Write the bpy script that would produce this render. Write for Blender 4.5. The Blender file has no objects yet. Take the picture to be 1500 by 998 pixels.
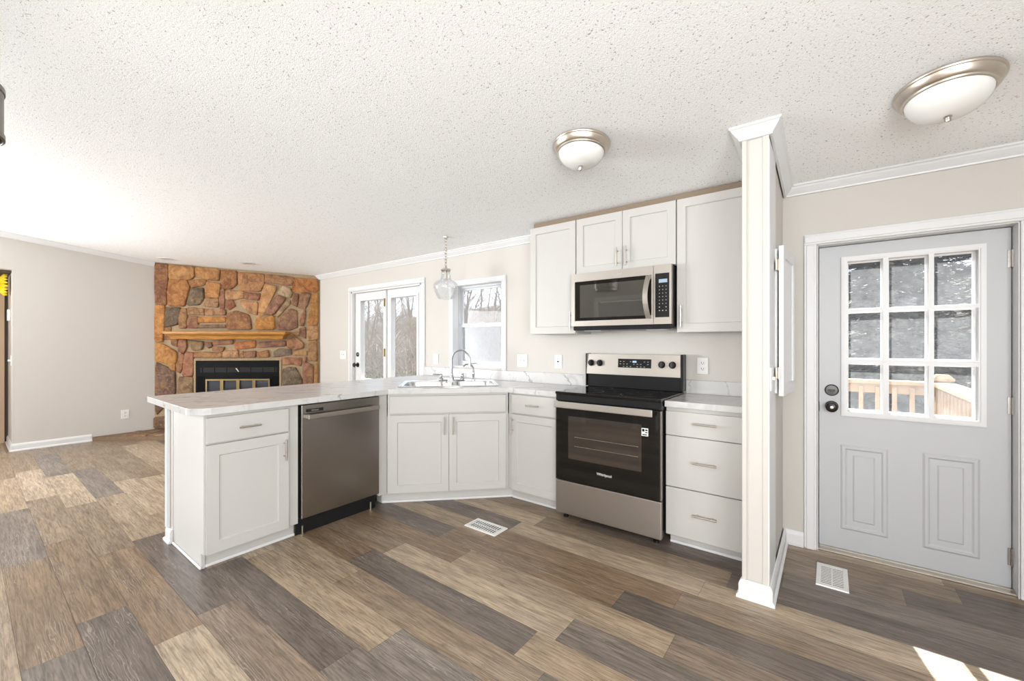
import bpy, bmesh, math, random
from mathutils import Vector, Matrix
PI = math.pi
SC = bpy.context.scene
COL = SC.collection

# ------------------------------------------------------------------ camera, sky, sun, lights, exposure
cam_d = bpy.data.cameras.new('camera'); cam = bpy.data.objects.new('camera', cam_d); COL.objects.link(cam)
cam.location = (0, 0, 1.278); cam.rotation_euler = (PI/2, 0, math.radians(37.2075))
cam_d.sensor_width = 36; cam_d.lens = 612.46/1500*36; cam_d.shift_y = (502.8-499)/1500
cam_d.clip_start = 0.05; cam_d.clip_end = 300
SC.camera = cam

SKY = 2.2; SUN = 20.0
w = bpy.data.worlds.new('sky'); SC.world = w; w.use_nodes = True
bg = w.node_tree.nodes['Background']; bg.inputs[0].default_value = (0.80, 0.89, 1.0, 1); bg.inputs[1].default_value = SKY
sd = bpy.data.lights.new('sun', 'SUN'); sd.energy = SUN; sd.angle = math.radians(0.53); sd.color = (1.0, 0.95, 0.87)
sun = bpy.data.objects.new('sun', sd); COL.objects.link(sun); sun.location = (-2, 12, 12)
sun.rotation_euler = Vector((0.206, -1.0, -1.026)).to_track_quat('-Z', 'Y').to_euler()

def area_light(name, loc, aim, sx, sy, watts, color):
    d = bpy.data.lights.new(name, 'AREA'); d.shape = 'RECTANGLE'; d.size = sx; d.size_y = sy; d.energy = watts; d.color = color
    o = bpy.data.objects.new(name, d); COL.objects.link(o); o.location = loc
    o.rotation_euler = Vector(aim).to_track_quat('-Z', 'Y').to_euler()
    return o
# added fill lamps out of view, set at invented windows in three walls
area_light('fill_kitchen', (0.1, -5.08, 1.45), (0, 1, 0.50), 2.7, 1.7, 160, (1.0, 0.985, 0.965))
area_light('fill_living', (-7.56, -2.15, 1.45), (1, 0.55, 0.60), 2.7, 1.7, 400, (0.97, 0.985, 1.0))
area_light('fill_side', (1.46, -1.2, 1.45), (-1, 0.25, 0.35), 2.4, 1.6, 165, (0.99, 0.995, 1.0))

vs = SC.view_settings
vs.view_transform = 'Standard'; vs.look = 'None'; vs.gamma = 1.0; vs.use_curve_mapping = False; vs.exposure = 0.17
SC.cycles.use_denoising = True
SC.cycles.max_bounces = 12; SC.cycles.diffuse_bounces = 6; SC.cycles.glossy_bounces = 4
SC.cycles.transparent_max_bounces = 24; SC.cycles.transmission_bounces = 8
SC.cycles.caustics_reflective = False; SC.cycles.caustics_refractive = False
SC.cycles.sample_clamp_indirect = 6.0

# ------------------------------------------------------------------ materials
def srgb(r, g, b):
    f = lambda v: (v/255)/12.92 if v/255 <= .04045 else ((v/255+.055)/1.055)**2.4
    return (f(r), f(g), f(b), 1)
class NT:
    def __init__(s, name):
        s.m = bpy.data.materials.new(name); s.m.use_nodes = True
        s.t = s.m.node_tree; s.b = s.t.nodes['Principled BSDF']; s.out = s.t.nodes['Material Output']
    def n(s, ty, **kw):
        nd = s.t.nodes.new(ty)
        for k, v in kw.items(): setattr(nd, k, v)
        return nd
    def l(s, a, b): s.t.links.new(a, b)
    def coord(s, scale=(1, 1, 1), rot=(0, 0, 0), kind='Object'):
        tc = s.n('ShaderNodeTexCoord'); mp = s.n('ShaderNodeMapping'); s.l(tc.outputs[kind], mp.inputs[0])
        mp.inputs['Scale'].default_value = scale; mp.inputs['Rotation'].default_value = rot
        return mp.outputs[0]
    def noise(s, vec, scale=5, detail=3, rough=.5, dist=0):
        nd = s.n('ShaderNodeTexNoise'); s.l(vec, nd.inputs['Vector'])
        nd.inputs['Scale'].default_value = scale; nd.inputs['Detail'].default_value = detail
        nd.inputs['Roughness'].default_value = rough; nd.inputs['Distortion'].default_value = dist
        return nd.outputs['Fac']
    def ramp(s, fac, stops):
        r = s.n('ShaderNodeValToRGB'); s.l(fac, r.inputs[0]); e = r.color_ramp.elements
        while len(e) < len(stops): e.new(0.5)
        for i, (p, c) in enumerate(stops):
            e[i].position = p; e[i].color = c if len(c) == 4 else (*c, 1)
        return r.outputs[0]
    def mix(s, fac, a, b, mode='MIX'):
        m = s.n('ShaderNodeMix', data_type='RGBA', blend_type=mode)
        for i, v in ((0, fac), (6, a), (7, b)):
            if hasattr(v, 'is_linked'): s.l(v, m.inputs[i])
            else: m.inputs[i].default_value = v
        return m.outputs[2]
    def math(s, op, a, b=0.0):
        m = s.n('ShaderNodeMath', operation=op)
        for i, v in enumerate((a, b)):
            if hasattr(v, 'is_linked'): s.l(v, m.inputs[i])
            else: m.inputs[i].default_value = v
        return m.outputs[0]
    def bump(s, h, strength=.2, dist=.01):
        b = s.n('ShaderNodeBump'); s.l(h, b.inputs['Height']); b.inputs['Strength'].default_value = strength; b.inputs['Distance'].default_value = dist
        s.l(b.outputs[0], s.b.inputs['Normal'])
    def base(s, col, rough=.5, metal=0, spec=.5):
        if hasattr(col, 'is_linked'): s.l(col, s.b.inputs['Base Color'])
        else: s.b.inputs['Base Color'].default_value = col if len(col) == 4 else (*col, 1)
        s.b.inputs['Roughness'].default_value = rough; s.b.inputs['Metallic'].default_value = metal
        s.b.inputs['Specular IOR Level'].default_value = spec
        return s

def paint(name, col, rough=.45, var=.03, bump=.02, scale=90, spec=.4):
    m = NT(name); v = m.coord()
    c2 = tuple(max(0, x*(1-var*2)) for x in col[:3])+(1,)
    m.base(m.mix(m.noise(v, 2.5, 2), col, c2), rough, 0, spec)
    if bump: m.bump(m.noise(v, scale, 2), bump, .002)
    return m.m
def metal(name, col, rough=.3, stretch=None, var=.12, bump=0.0):
    m = NT(name); v = m.coord(stretch or (1, 1, 1))
    c2 = tuple(x*(1-var) for x in col[:3])+(1,)
    m.base(m.mix(m.noise(v, 30, 3), col, c2), rough, 1.0)
    if bump: m.bump(m.noise(v, 60, 2), bump, .001)
    return m.m
def gloss(name, col, rough=.1, spec=.5):
    m = NT(name); v = m.coord()
    c2 = tuple(min(1, x*1.15+.002) for x in col[:3])+(1,)
    m.base(m.mix(m.noise(v, 8, 2), col, c2), rough, 0, spec); return m.m
def pane(name, tint=(1, 1, 1, 1), haze=0.0, gl=.06, fk=.6, hazecol=(.9, .95, 1, 1), hscale=14, frost=0.0):
    m = NT(name); t = m.t; t.nodes.remove(m.b)
    tr = m.n('ShaderNodeBsdfTransparent'); tr.inputs[0].default_value = tint
    g = m.n('ShaderNodeBsdfGlossy'); g.inputs['Roughness'].default_value = .02
    fr = m.n('ShaderNodeLayerWeight'); fr.inputs[0].default_value = .25
    k = m.math('MINIMUM', m.math('ADD', m.math('MULTIPLY', fr.outputs['Fresnel'], fk), gl), .7)
    mx = m.n('ShaderNodeMixShader'); m.l(k, mx.inputs[0]); m.l(tr.outputs[0], mx.inputs[1]); m.l(g.outputs[0], mx.inputs[2])
    last = mx.outputs[0]
    if haze > 0:
        df = m.n('ShaderNodeBsdfTranslucent'); df.inputs[0].default_value = hazecol
        d2 = m.n('ShaderNodeBsdfDiffuse'); d2.inputs[0].default_value = hazecol
        ad = m.n('ShaderNodeMixShader'); ad.inputs[0].default_value = .5; m.l(df.outputs[0], ad.inputs[1]); m.l(d2.outputs[0], ad.inputs[2])
        v = m.coord(); nz = m.math('MULTIPLY', m.noise(v, hscale, 6, .75), haze*2)
        m2 = m.n('ShaderNodeMixShader'); m.l(nz, m2.inputs[0]); m.l(last, m2.inputs[1]); m.l(ad.outputs[0], m2.inputs[2]); last = m2.outputs[0]
    m.l(last, m.out.inputs['Surface']); return m.m

M = {}
M['wall'] = paint('greige_wall_paint', (.555, .53, .495, 1), .6, .01, .05, 160)
M['trim'] = paint('white_trim_paint', (.68, .685, .69, 1), .35, .01, .0)
M['cabinet'] = paint('warm_white_cabinet_paint', (.51, .50, .478, 1), .38, .01, .0)
M['toe'] = paint('toe_kick_paint', (.50, .49, .47, 1), .5, .02, .0)
M['door'] = paint('cool_white_door_paint', (.49, .50, .515, 1), .4, .01, .03, 60)
M['white_plastic'] = gloss('white_plastic', (.70, .70, .685, 1), .3)
M['dark_slot'] = gloss('dark_slot', (.02, .02, .02, 1), .5)
M['steel'] = metal('brushed_stainless_steel', (.46, .425, .385, 1), .42, (1, 1, 60), .10)
M['steel_dark'] = metal('darker_stainless_steel', (.40, .375, .35, 1), .27, (60, 60, 1), .10)
M['nickel'] = metal('brushed_nickel', (.58, .53, .46, 1), .32)
M['nickel_light'] = metal('satin_nickel_pan', (.66, .60, .52, 1), .34)
M['chrome'] = metal('chrome', (.52, .53, .55, 1), .1)
M['sink'] = metal('sink_stainless_steel', (.68, .69, .70, 1), .25)
M['brass'] = metal('polished_brass', (.24, .175, .08, 1), .4)
M['bronze'] = metal('dark_bronze', (.06, .058, .056, 1), .3)
M['alu'] = gloss('window_grey_paint', (.50, .52, .55, 1), .4)
M['lamp_metal'] = metal('grey_lamp_metal', (.26, .24, .22, 1), .4)
M['black_glass'] = gloss('black_oven_glass', (.008, .007, .006, 1), .04, .4)
M['oven_window'] = gloss('oven_window_glass', (.030, .023, .019, 1), .05, .5); M['oven_window'].node_tree.nodes['Principled BSDF'].inputs['IOR'].default_value = 1.9
M['mw_window'] = gloss('microwave_window_glass', (.03, .028, .024, 1), .03, .5); M['mw_window'].node_tree.nodes['Principled BSDF'].inputs['IOR'].default_value = 2.6
M['black'] = gloss('black_enamel', (.011, .011, .012, 1), .25, .3)
M['black_matte'] = gloss('matte_black', (.010, .010, .010, 1), .6, .2)
M['firebox'] = gloss('firebox_black_metal', (.006, .006, .0065, 1), .5, .06)
M['fire_glass'] = gloss('firebox_glass', (.03, .035, .045, 1), .05, .8)
M['glass'] = pane('clear_window_glass', haze=.018, gl=.0, fk=.2)
M['dusty_glass'] = pane('dusty_door_glass', haze=.07, gl=.0, fk=.10, hazecol=(.86, .92, 1, 1), hscale=10)
M['screen'] = pane('insect_screen_mesh', tint=(.75, .77, .8, 1), haze=.04, gl=0.0, fk=0.0, hscale=60)
M['seed_glass'] = pane('seeded_clear_glass', tint=(.985, .99, .99, 1), haze=.09, gl=.03, fk=.3, hscale=40)
M['text_light'] = gloss('silver_lettering', (.75, .75, .74, 1), .35)
M['text_grey'] = gloss('grey_lettering', (.45, .45, .44, 1), .35)
M['yellow'] = gloss('bright_yellow_paper', (.80, .62, .02, 1), .6)
M['tan_door'] = paint('tan_door_paint', (.50, .37, .25, 1), .5, .03, 0)
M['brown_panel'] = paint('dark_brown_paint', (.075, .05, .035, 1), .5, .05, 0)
M['filler'] = paint('taupe_filler_board', (.23, .175, .125, 1), .6, .05, 0)
m = NT('frosted_lamp_glass'); m.base(m.mix(m.noise(m.coord(), 4, 2), (.80, .80, .78, 1), (.74, .74, .72, 1)), .25, 0, .4); M['frost'] = m.m
m = NT('led_display'); m.base((.02, .03, .05, 1), .1); m.b.inputs['Emission Color'].default_value = (.45, .75, 1, 1); m.b.inputs['Emission Strength'].default_value = .9; M['led'] = m.m
m = NT('lcd_display'); m.base((.25, .33, .40, 1), .15); m.b.inputs['Emission Color'].default_value = (.35, .50, .65, 1); m.b.inputs['Emission Strength'].default_value = .25; M['lcd'] = m.m

def mat_ceiling():
    m = NT('popcorn_ceiling'); v = m.coord()
    a = m.noise(v, 120, 2, .6); b = m.noise(v, 240, 2, .6)
    h = m.ramp(m.math('ADD', m.math('MULTIPLY', a, .65), m.math('MULTIPLY', b, .35)), [(.42, (0, 0, 0)), (.58, (1, 1, 1))])
    spk = m.ramp(m.noise(v, 105, 2, .55, .4), [(.30, (.44, .42, .38)), (.37, (.885, .895, .895))])
    m.base(spk, .9, 0, .1); m.bump(h, .30, .006); return m.m
M['ceiling'] = mat_ceiling()

def mat_marble():
    m = NT('marble_laminate'); v = m.coord((1, 1, 1), (0.2, .35, .75))
    base = m.mix(m.noise(v, 3, 4), (.61, .605, .595, 1), (.49, .49, .487, 1))
    wv = m.n('ShaderNodeTexWave'); m.l(v, wv.inputs['Vector']); wv.inputs['Scale'].default_value = 2.2
    wv.inputs['Distortion'].default_value = 9; wv.inputs['Detail'].default_value = 4; wv.inputs['Detail Scale'].default_value = 1.6; wv.inputs['Detail Roughness'].default_value = .62
    vein = m.ramp(wv.outputs['Fac'], [(0.0, (1, 1, 1)), (.045, (0, 0, 0))])
    mask = m.ramp(m.noise(v, 3.2, 3), [(.46, (0, 0, 0)), (.62, (1, 1, 1))])
    c = m.mix(m.math('MULTIPLY', m.math('MULTIPLY', vein, mask), .75), base, (.23, .235, .24, 1))
    v2 = m.coord((4, 4, 4), (.5, .1, -.5))
    streak = m.ramp(m.noise(v2, 1.3, 6, .7, 1.2), [(.52, (0, 0, 0)), (.72, (1, 1, 1))])
    c = m.mix(m.math('MULTIPLY', streak, .55), c, (.33, .33, .335, 1))
    m.base(c, .22, 0, .4); return m.m
M['marble'] = mat_marble()

def mat_floor():
    m = NT('vinyl_plank_floor')
    at = m.n('ShaderNodeAttribute', attribute_name='tone'); rn = m.n('ShaderNodeAttribute', attribute_name='rnd')
    tc = m.n('ShaderNodeTexCoord'); ad = m.n('ShaderNodeVectorMath', operation='MULTIPLY_ADD')
    m.l(rn.outputs['Color'], ad.inputs[0]); ad.inputs[1].default_value = (37, 23, 11); m.l(tc.outputs['Object'], ad.inputs[2])
    def mp(sc):
        q = m.n('ShaderNodeMapping'); m.l(ad.outputs[0], q.inputs[0]); q.inputs['Scale'].default_value = sc; return q.outputs[0]
    broad = m.noise(mp((1.3, 9, 1)), 1.6, 5, .6, 1.0)
    fine = m.noise(mp((7, 120, 1)), 1.0, 5, .7, .6)
    wv = m.n('ShaderNodeTexWave', bands_direction='Y'); m.l(mp((1.2, 8, 1)), wv.inputs['Vector']); wv.inputs['Scale'].default_value = 4.4
    wv.inputs['Distortion'].default_value = 14; wv.inputs['Detail'].default_value = 3; wv.inputs['Detail Scale'].default_value = 1.1
    c = m.mix(m.ramp(broad, [(.32, (0, 0, 0)), (.68, (1, 1, 1))]), at.outputs['Color'], m.mix(1.0, at.outputs['Color'], (.60, .60, .61, 1), 'MULTIPLY'))
    c = m.mix(m.ramp(fine, [(.38, (.9, .9, .9)), (.58, (0, 0, 0))]), c, m.mix(1.0, c, (.46, .44, .43, 1), 'MULTIPLY'))
    cer = m.math('MULTIPLY', m.ramp(wv.outputs['Fac'], [(.80, (0, 0, 0)), (.97, (1, 1, 1))]), m.ramp(m.noise(mp((1, 5, 1)), 1.7, 2), [(.50, (0, 0, 0)), (.66, (.42, .42, .42))]))
    c = m.mix(cer, c, (.46, .41, .36, 1))
    knot = m.ramp(m.noise(mp((2.2, 6, 1)), 2.6, 2), [(.19, (.75, .75, .75)), (.27, (0, 0, 0))])
    c = m.mix(knot, c, (.05, .04, .035, 1))
    m.base(c, .36, 0, .45); m.bump(fine, .12, .002)
    return m.m
M['floor'] = mat_floor()

def mat_stone():
    m = NT('field_stone'); v = m.coord(); at = m.n('ShaderNodeAttribute', attribute_name='tone')
    n1 = m.noise(v, 9, 6, .7, .9); n2 = m.noise(v, 30, 4, .7); n3 = m.noise(v, 5.5, 4, .6, 1.2)
    t = m.mix(1.0, at.outputs['Color'], (.88, .84, .80, 1), 'MULTIPLY')
    c = m.mix(m.ramp(n1, [(.40, (0, 0, 0)), (.60, (1, 1, 1))]), t, m.mix(1.0, t, (.52, .45, .44, 1), 'MULTIPLY'))
    c = m.mix(m.ramp(n3, [(.50, (0, 0, 0)), (.66, (.75, .75, .75))]), c, m.mix(.45, c, (.40, .21, .06, 1)))
    c = m.mix(m.ramp(n2, [(.55, (0, 0, 0)), (.72, (.5, .5, .5))]), c, (.44, .31, .18, 1))
    m.base(c, .62, 0, .25); m.bump(m.math('ADD', n1, m.math('MULTIPLY', n2, .5)), .8, .03); return m.m
M['stone'] = mat_stone()
m = NT('sandy_mortar'); v = m.coord(); m.base(m.mix(m.noise(v, 40, 4), (.40, .30, .18, 1), (.22, .15, .085, 1)), .9); m.bump(m.noise(v, 70, 3), .5, .008); M['mortar'] = m.m
m = NT('hearth_mortar'); v = m.coord(); m.base(m.mix(m.noise(v, 30, 4), (.22, .14, .08, 1), (.10, .065, .04, 1)), .9); M['hearth_mortar'] = m.m
def wood(name, a, b, stretch, rough=.4, spec=.4):
    m = NT(name); v = m.coord(stretch); m.base(m.mix(m.ramp(m.noise(v, 5, 5, .6, .8), [(.35, (0, 0, 0)), (.65, (1, 1, 1))]), a, b), rough, 0, spec); return m.m
M['mantel'] = wood('stained_oak', (.46, .22, .04, 1), (.30, .12, .02, 1), (1.5, 1.5, 14))
M['deckwood'] = wood('new_pine_lumber', (.37, .265, .165, 1), (.30, .21, .125, 1), (3, 3, 3), .7)
M['bark'] = wood('pale_grey_bark', (.34, .30, .27, 1), (.20, .175, .155, 1), (6, 6, 1), .9, .1)
M['needles'] = wood('dark_green_needles', (.028, .034, .028, 1), (.045, .052, .042, 1), (3, 3, 3), .95, .02)
M['bush'] = wood('spring_green_leaves', (.12, .15, .075, 1), (.18, .19, .12, 1), (3, 3, 3), .8)
m = NT('leaf_litter_ground'); v = m.coord(); m.base(m.mix(m.ramp(m.noise(v, 1.4, 6, .75), [(.35, (0, 0, 0)), (.65, (1, 1, 1))]), (.095, .075, .057, 1), (.05, .05, .035, 1)), .95); M['ground'] = m.m

# ------------------------------------------------------------------ mesh helpers
class MB:
    def __init__(s): s.bm = bmesh.new(); s.lay = None
    def _xf(s, verts, mat):
        if mat is not None: bmesh.ops.transform(s.bm, matrix=mat, verts=verts)
    def box(s, x0, x1, y0, y1, z0, z1, bev=0.0, seg=1, mat=None):
        r = bmesh.ops.create_cube(s.bm, size=1.0); vs_ = r['verts']
        for v in vs_:
            v.co.x = x0 if v.co.x < 0 else x1; v.co.y = y0 if v.co.y < 0 else y1; v.co.z = z0 if v.co.z < 0 else z1
        if bev > 0:
            ed = list({e for v in vs_ for e in v.link_edges})
            rr = bmesh.ops.bevel(s.bm, geom=ed, offset=bev, segments=seg, affect='EDGES', profile=.5)
            vs_ = list({v for f in rr['faces'] for v in f.verts} | {v for v in vs_ if v.is_valid})
        s._xf(vs_, mat); return s
    def ring(s, pts): return [s.bm.verts.new(p) for p in pts]
    def bridge(s, a, b):
        n = len(a)
        for i in range(n):
            try: s.bm.faces.new((a[i], a[(i+1) % n], b[(i+1) % n], b[i]))
            except ValueError: pass
    def prism(s, poly, z0, z1, top=True, bot=True):
        a = s.ring([(x, y, z0) for x, y in poly]); b = s.ring([(x, y, z1) for x, y in poly]); s.bridge(a, b)
        if bot: s.bm.faces.new(a[::-1])
        if top: s.bm.faces.new(b)
        return s
    def lathe(s, prof, n=32, c=(0, 0, 0), axis='z', capa=False, capb=False, radmod=None):
        rings = []
        for r, h in prof:
            pts = []
            for i in range(n):
                t = 2*PI*i/n; rr = r*(radmod(t, h) if radmod else 1)
                p = {'z': (rr*math.cos(t), rr*math.sin(t), h), 'y': (rr*math.cos(t), h, rr*math.sin(t)), 'x': (h, rr*math.cos(t), rr*math.sin(t))}[axis]
                pts.append((p[0]+c[0], p[1]+c[1], p[2]+c[2]))
            rings.append(s.ring(pts))
        for a, b in zip(rings, rings[1:]): s.bridge(a, b)
        if capa: s.bm.faces.new(rings[0][::-1])
        if capb: s.bm.faces.new(rings[-1])
        return s
    def tube(s, path, r, n=10, cap=True):
        P = [Vector(p) for p in path]; rs = r if isinstance(r, (list, tuple)) else [r]*len(P)
        prev = None; rings = []
        for i, p in enumerate(P):
            d = (P[min(i+1, len(P)-1)]-P[max(i-1, 0)]).normalized()
            if prev is None:
                a = Vector((0, 0, 1)) if abs(d.z) < .9 else Vector((1, 0, 0)); u = d.cross(a).normalized()
            else:
                u = (prev-d*prev.dot(d)).normalized()
            prev = u; v = d.cross(u)
            rings.append(s.ring([p+(u*math.cos(2*PI*k/n)+v*math.sin(2*PI*k/n))*rs[i] for k in range(n)]))
        for a, b in zip(rings, rings[1:]): s.bridge(a, b)
        if cap: s.bm.faces.new(rings[0][::-1]); s.bm.faces.new(rings[-1])
        return s
    def sweep(s, prof, A, B, out, up=(0, 0, 1)):
        """prof: (out, up) pairs, swept straight from A to B"""
        o = Vector(out); u = Vector(up)
        a = s.ring([Vector(A)+o*x+u*y for x, y in prof]); b = s.ring([Vector(B)+o*x+u*y for x, y in prof])
        s.bridge(a, b); s.bm.faces.new(a[::-1]); s.bm.faces.new(b); return s
    def grid_hole(s, x0, x1, z0, z1, holes, y0, y1):
        """wall slab in xz with rectangular holes (x0,x1,z0,z1), thickness y0..y1"""
        xs = sorted({x0, x1, *[h[0] for h in holes], *[h[1] for h in holes]}); zs = sorted({z0, z1, *[h[2] for h in holes], *[h[3] for h in holes]})
        solid = {}
        for i in range(len(xs)-1):
            for k in range(len(zs)-1):
                cx = (xs[i]+xs[i+1])/2; cz = (zs[k]+zs[k+1])/2
                solid[i, k] = not any(h[0] < cx < h[1] and h[2] < cz < h[3] for h in holes)
        V = {}
        def v(x, y, z):
            key = (round(x, 5), y, round(z, 5))
            if key not in V: V[key] = s.bm.verts.new((x, y, z))
            return V[key]
        for (i, k), ok in solid.items():
            if not ok: continue
            X0, X1, Z0, Z1 = xs[i], xs[i+1], zs[k], zs[k+1]
            s.bm.faces.new((v(X0, y0, Z0), v(X1, y0, Z0), v(X1, y0, Z1), v(X0, y0, Z1)))
            s.bm.faces.new((v(X0, y1, Z1), v(X1, y1, Z1), v(X1, y1, Z0), v(X0, y1, Z0)))
            for di, dk, q in ((-1, 0, (X0, Z0, X0, Z1)), (1, 0, (X1, Z1, X1, Z0)), (0, -1, (X1, Z0, X0, Z0)), (0, 1, (X0, Z1, X1, Z1))):
                if not solid.get((i+di, k+dk), False):
                    s.bm.faces.new((v(q[0], y0, q[1]), v(q[2], y0, q[3]), v(q[2], y1, q[3]), v(q[0], y1, q[1])))
        return s
    def xform(s, mat): bmesh.ops.transform(s.bm, matrix=mat, verts=s.bm.verts); return s
    def build(s, name, mat, parent=None, loc=None, rotz=0, smooth=False, fixn=True):
        if fixn: bmesh.ops.recalc_face_normals(s.bm, faces=s.bm.faces)
        me = bpy.data.meshes.new(name); s.bm.to_mesh(me); s.bm.free()
        if smooth:
            for p in me.polygons: p.use_smooth = True
            try: me.set_sharp_from_angle(angle=math.radians(40))
            except Exception: pass
        me.materials.append(M[mat] if isinstance(mat, str) else mat)
        o = bpy.data.objects.new(name, me); COL.objects.link(o)
        if parent: o.parent = parent
        if loc is not None: o.location = loc
        o.rotation_euler = (0, 0, rotz)
        return o

def thing(name, label, cat, loc=(0, 0, 0), rotz=0, group=None, rot=None):
    o = bpy.data.objects.new(name, None); COL.objects.link(o); o.empty_display_size = .05
    o.location = loc; o.rotation_euler = rot or (0, 0, rotz); return tag(o, label, cat, group)
def tag(o, label, cat, group=None, kind=None):
    o['label'] = label; o['category'] = cat
    if group: o['group'] = group
    if kind: o['kind'] = kind
    return o
def struct(o, label=None, cat=None):
    o['kind'] = 'structure'
    if label: o['label'] = label
    if cat: o['category'] = cat
    return o
def text_mesh(name, body, size, mat, parent, loc, rot, extrude=.0004, xs=1.0):
    cu = bpy.data.curves.new(name, 'FONT'); cu.body = body; cu.size = size; cu.extrude = extrude; cu.align_x = 'CENTER'; cu.align_y = 'CENTER'
    t = bpy.data.objects.new(name, cu); COL.objects.link(t)
    dg = bpy.context.evaluated_depsgraph_get(); me = bpy.data.meshes.new_from_object(t.evaluated_get(dg))
    bpy.data.objects.remove(t); bpy.data.curves.remove(cu)
    me.materials.clear(); me.materials.append(M[mat])
    o = bpy.data.objects.new(name, me); COL.objects.link(o); o.parent = parent; o.location = loc; o.rotation_euler = rot; o.scale = (xs, 1, 1)
    return o
# ------------------------------------------------------------------ the room
YW = 3.2; XL = -7.66; XR = 1.55; YF = -5.2; WT = .13
def ceil_z(y): return 2.267+.105*(YW-y) if y > -1.0 else 2.267+.105*(YW-(-2.0-y))
R = random.Random(7)

def build_floor():
    LT = srgb(194, 174, 148); L2 = srgb(180, 159, 133); MD = srgb(156, 136, 113); WB = srgb(152, 128, 102); DK = srgb(122, 110, 100); GY = srgb(139, 128, 117); PK = srgb(152, 134, 116)
    pal = [LT, L2, MD, WB, DK, GY, PK, MD, WB, PK]
    y0 = .49; pw = .1757
    # row index: (a joint x, tones from that joint to the right, tones to the left)
    rows = {-2: (-2.5, [GY, MD], [WB, GY, L2, MD]), -1: (-2.72, [DK, MD, GY], [WB, MD, LT, MD]), 0: (-2.27, [LT, GY, MD], [WB, MD, LT, GY]),
            1: (-2.36, [PK, MD, GY], [DK, L2, GY, MD]), 2: (-2.8, [DK, GY, PK], [L2, LT, MD, MD]), 3: (-1.52, [GY, PK, DK], [L2, LT, LT, MD]),
            4: (-2.10, [MD, GY, PK], [L2, MD, L2, LT]), 5: (-1.03, [L2, PK, GY], [DK, WB, MD, MD]), 6: (-.94, [GY, MD, DK], [LT, MD, MD, MD]),
            7: (-1.757, [L2, PK, GY], [WB, MD, GY, MD]), 8: (-.84, [DK, PK, GY], [WB, DK, MD]), 9: (-.60, [MD, GY, DK], [WB, L2, MD]),
            10: (-.53, [LT, LT, GY], [LT, DK, MD]), 11: (-.43, [DK, GY, PK], [MD, LT, DK]), 12: (-.2, [GY, DK, GY], [DK, MD, WB]), 13: (.3, [DK, PK], [PK, MD, WB]), 14: (.52, [DK, MD], [MD, WB, MD])}
    bm = bmesh.new(); lt = bm.loops.layers.float_color.new('tone'); lr = bm.loops.layers.float_color.new('rnd')
    def quad(x0, x1, ya, yb, z, col, rnd):
        f = bm.faces.new([bm.verts.new(p) for p in ((x0, ya, z), (x1, ya, z), (x1, yb, z), (x0, yb, z))])
        for lp in f.loops: lp[lt] = col; lp[lr] = rnd
    g = .0006
    k = int((YF-y0)/pw)-2
    while y0+k*pw < YW+.2:
        ya = y0+k*pw; yb = ya+pw
        j, rt, lf = rows.get(k, (R.uniform(-1.2, 0), [], []))
        x = j; i = 0
        while x < XR+.1:
            c = rt[i] if i < len(rt) else R.choice(pal); x2 = x+1.22
            quad(x+g, x2-g, ya+g, yb-g, 0, c, (R.random(), R.random(), R.random(), 1)); x = x2; i += 1
        x = j; i = 0
        while x > XL-1.5:
            c = lf[i] if i < len(lf) else R.choice(pal); x2 = x-1.22
            quad(x2+g, x-g, ya+g, yb-g, 0, c, (R.random(), R.random(), R.random(), 1)); x = x2; i += 1
        k += 1
    quad(XL-2, XR+.3, YF-.3, YW+.14, -.004, (.03, .025, .02, 1), (0, 0, 0, 1))
    me = bpy.data.meshes.new('floor'); bm.to_mesh(me); bm.free(); me.materials.append(M['floor'])
    o = bpy.data.objects.new('floor', me); COL.objects.link(o)
    struct(o, 'mixed brown and grey wood-look plank floor of the whole room', 'floor')
build_floor()

# ceiling: two slopes meeting at a ridge, popcorn finish
c = MB()
ys = [YW+.13, -1.0, YF-.13]
a = c.ring([(XL-.13, y, ceil_z(y)) for y in ys]+[(XL-.13, y, ceil_z(y)+.1) for y in ys[::-1]])
b = c.ring([(XR+.13, y, ceil_z(y)) for y in ys]+[(XR+.13, y, ceil_z(y)+.1) for y in ys[::-1]])
c.bridge(a, b); c.bm.faces.new(a[::-1]); c.bm.faces.new(b)
struct(c.build('ceiling', 'ceiling'), 'sloping white popcorn ceiling', 'ceiling')

DOOR = (-.06, .756, 0, 1.885); PAT = (-5.16, -3.73, 0, 1.965); WIN = (-3.222, -2.548, 1.03, 1.888)
o = MB().grid_hole(XL-.12, XR+.12, 0, 2.30, [DOOR, PAT, WIN], YW, YW+WT).build('wall_back', 'wall')
struct(o, 'greige back wall behind the range, the window and both glazed doors', 'wall')
# left wall with the hallway opening; front and right walls out of view
o = MB().grid_hole(YF-.1, YW+.1, 0, 2.8, [(-.62, .363, 0, 2.144), (-3.5, -.80, .55, 2.35)], 0, .12).xform(Matrix(((0, -1, 0, XL), (1, 0, 0, 0), (0, 0, 1, 0), (0, 0, 0, 1)))).build('wall_left', 'wall')
struct(o, 'long greige left wall between the hallway opening and the stone fireplace', 'wall')
o = MB().grid_hole(XL-.1, XR+.1, 0, 2.5, [(-1.3, 1.45, .6, 2.3)], YF-.12, YF).build('wall_front', 'wall')
struct(o, 'greige front wall behind the camera', 'wall')
o = MB().grid_hole(YF-.1, YW+.1, 0, 2.8, [(-2.35, -.05, .8, 2.1)], 0, .12).xform(Matrix(((0, 1, 0, XR), (1, 0, 0, 0), (0, 0, 1, 0), (0, 0, 0, 1)))).build('wall_right', 'wall')
struct(o, 'greige wall to the right of the entry door', 'wall')

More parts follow.
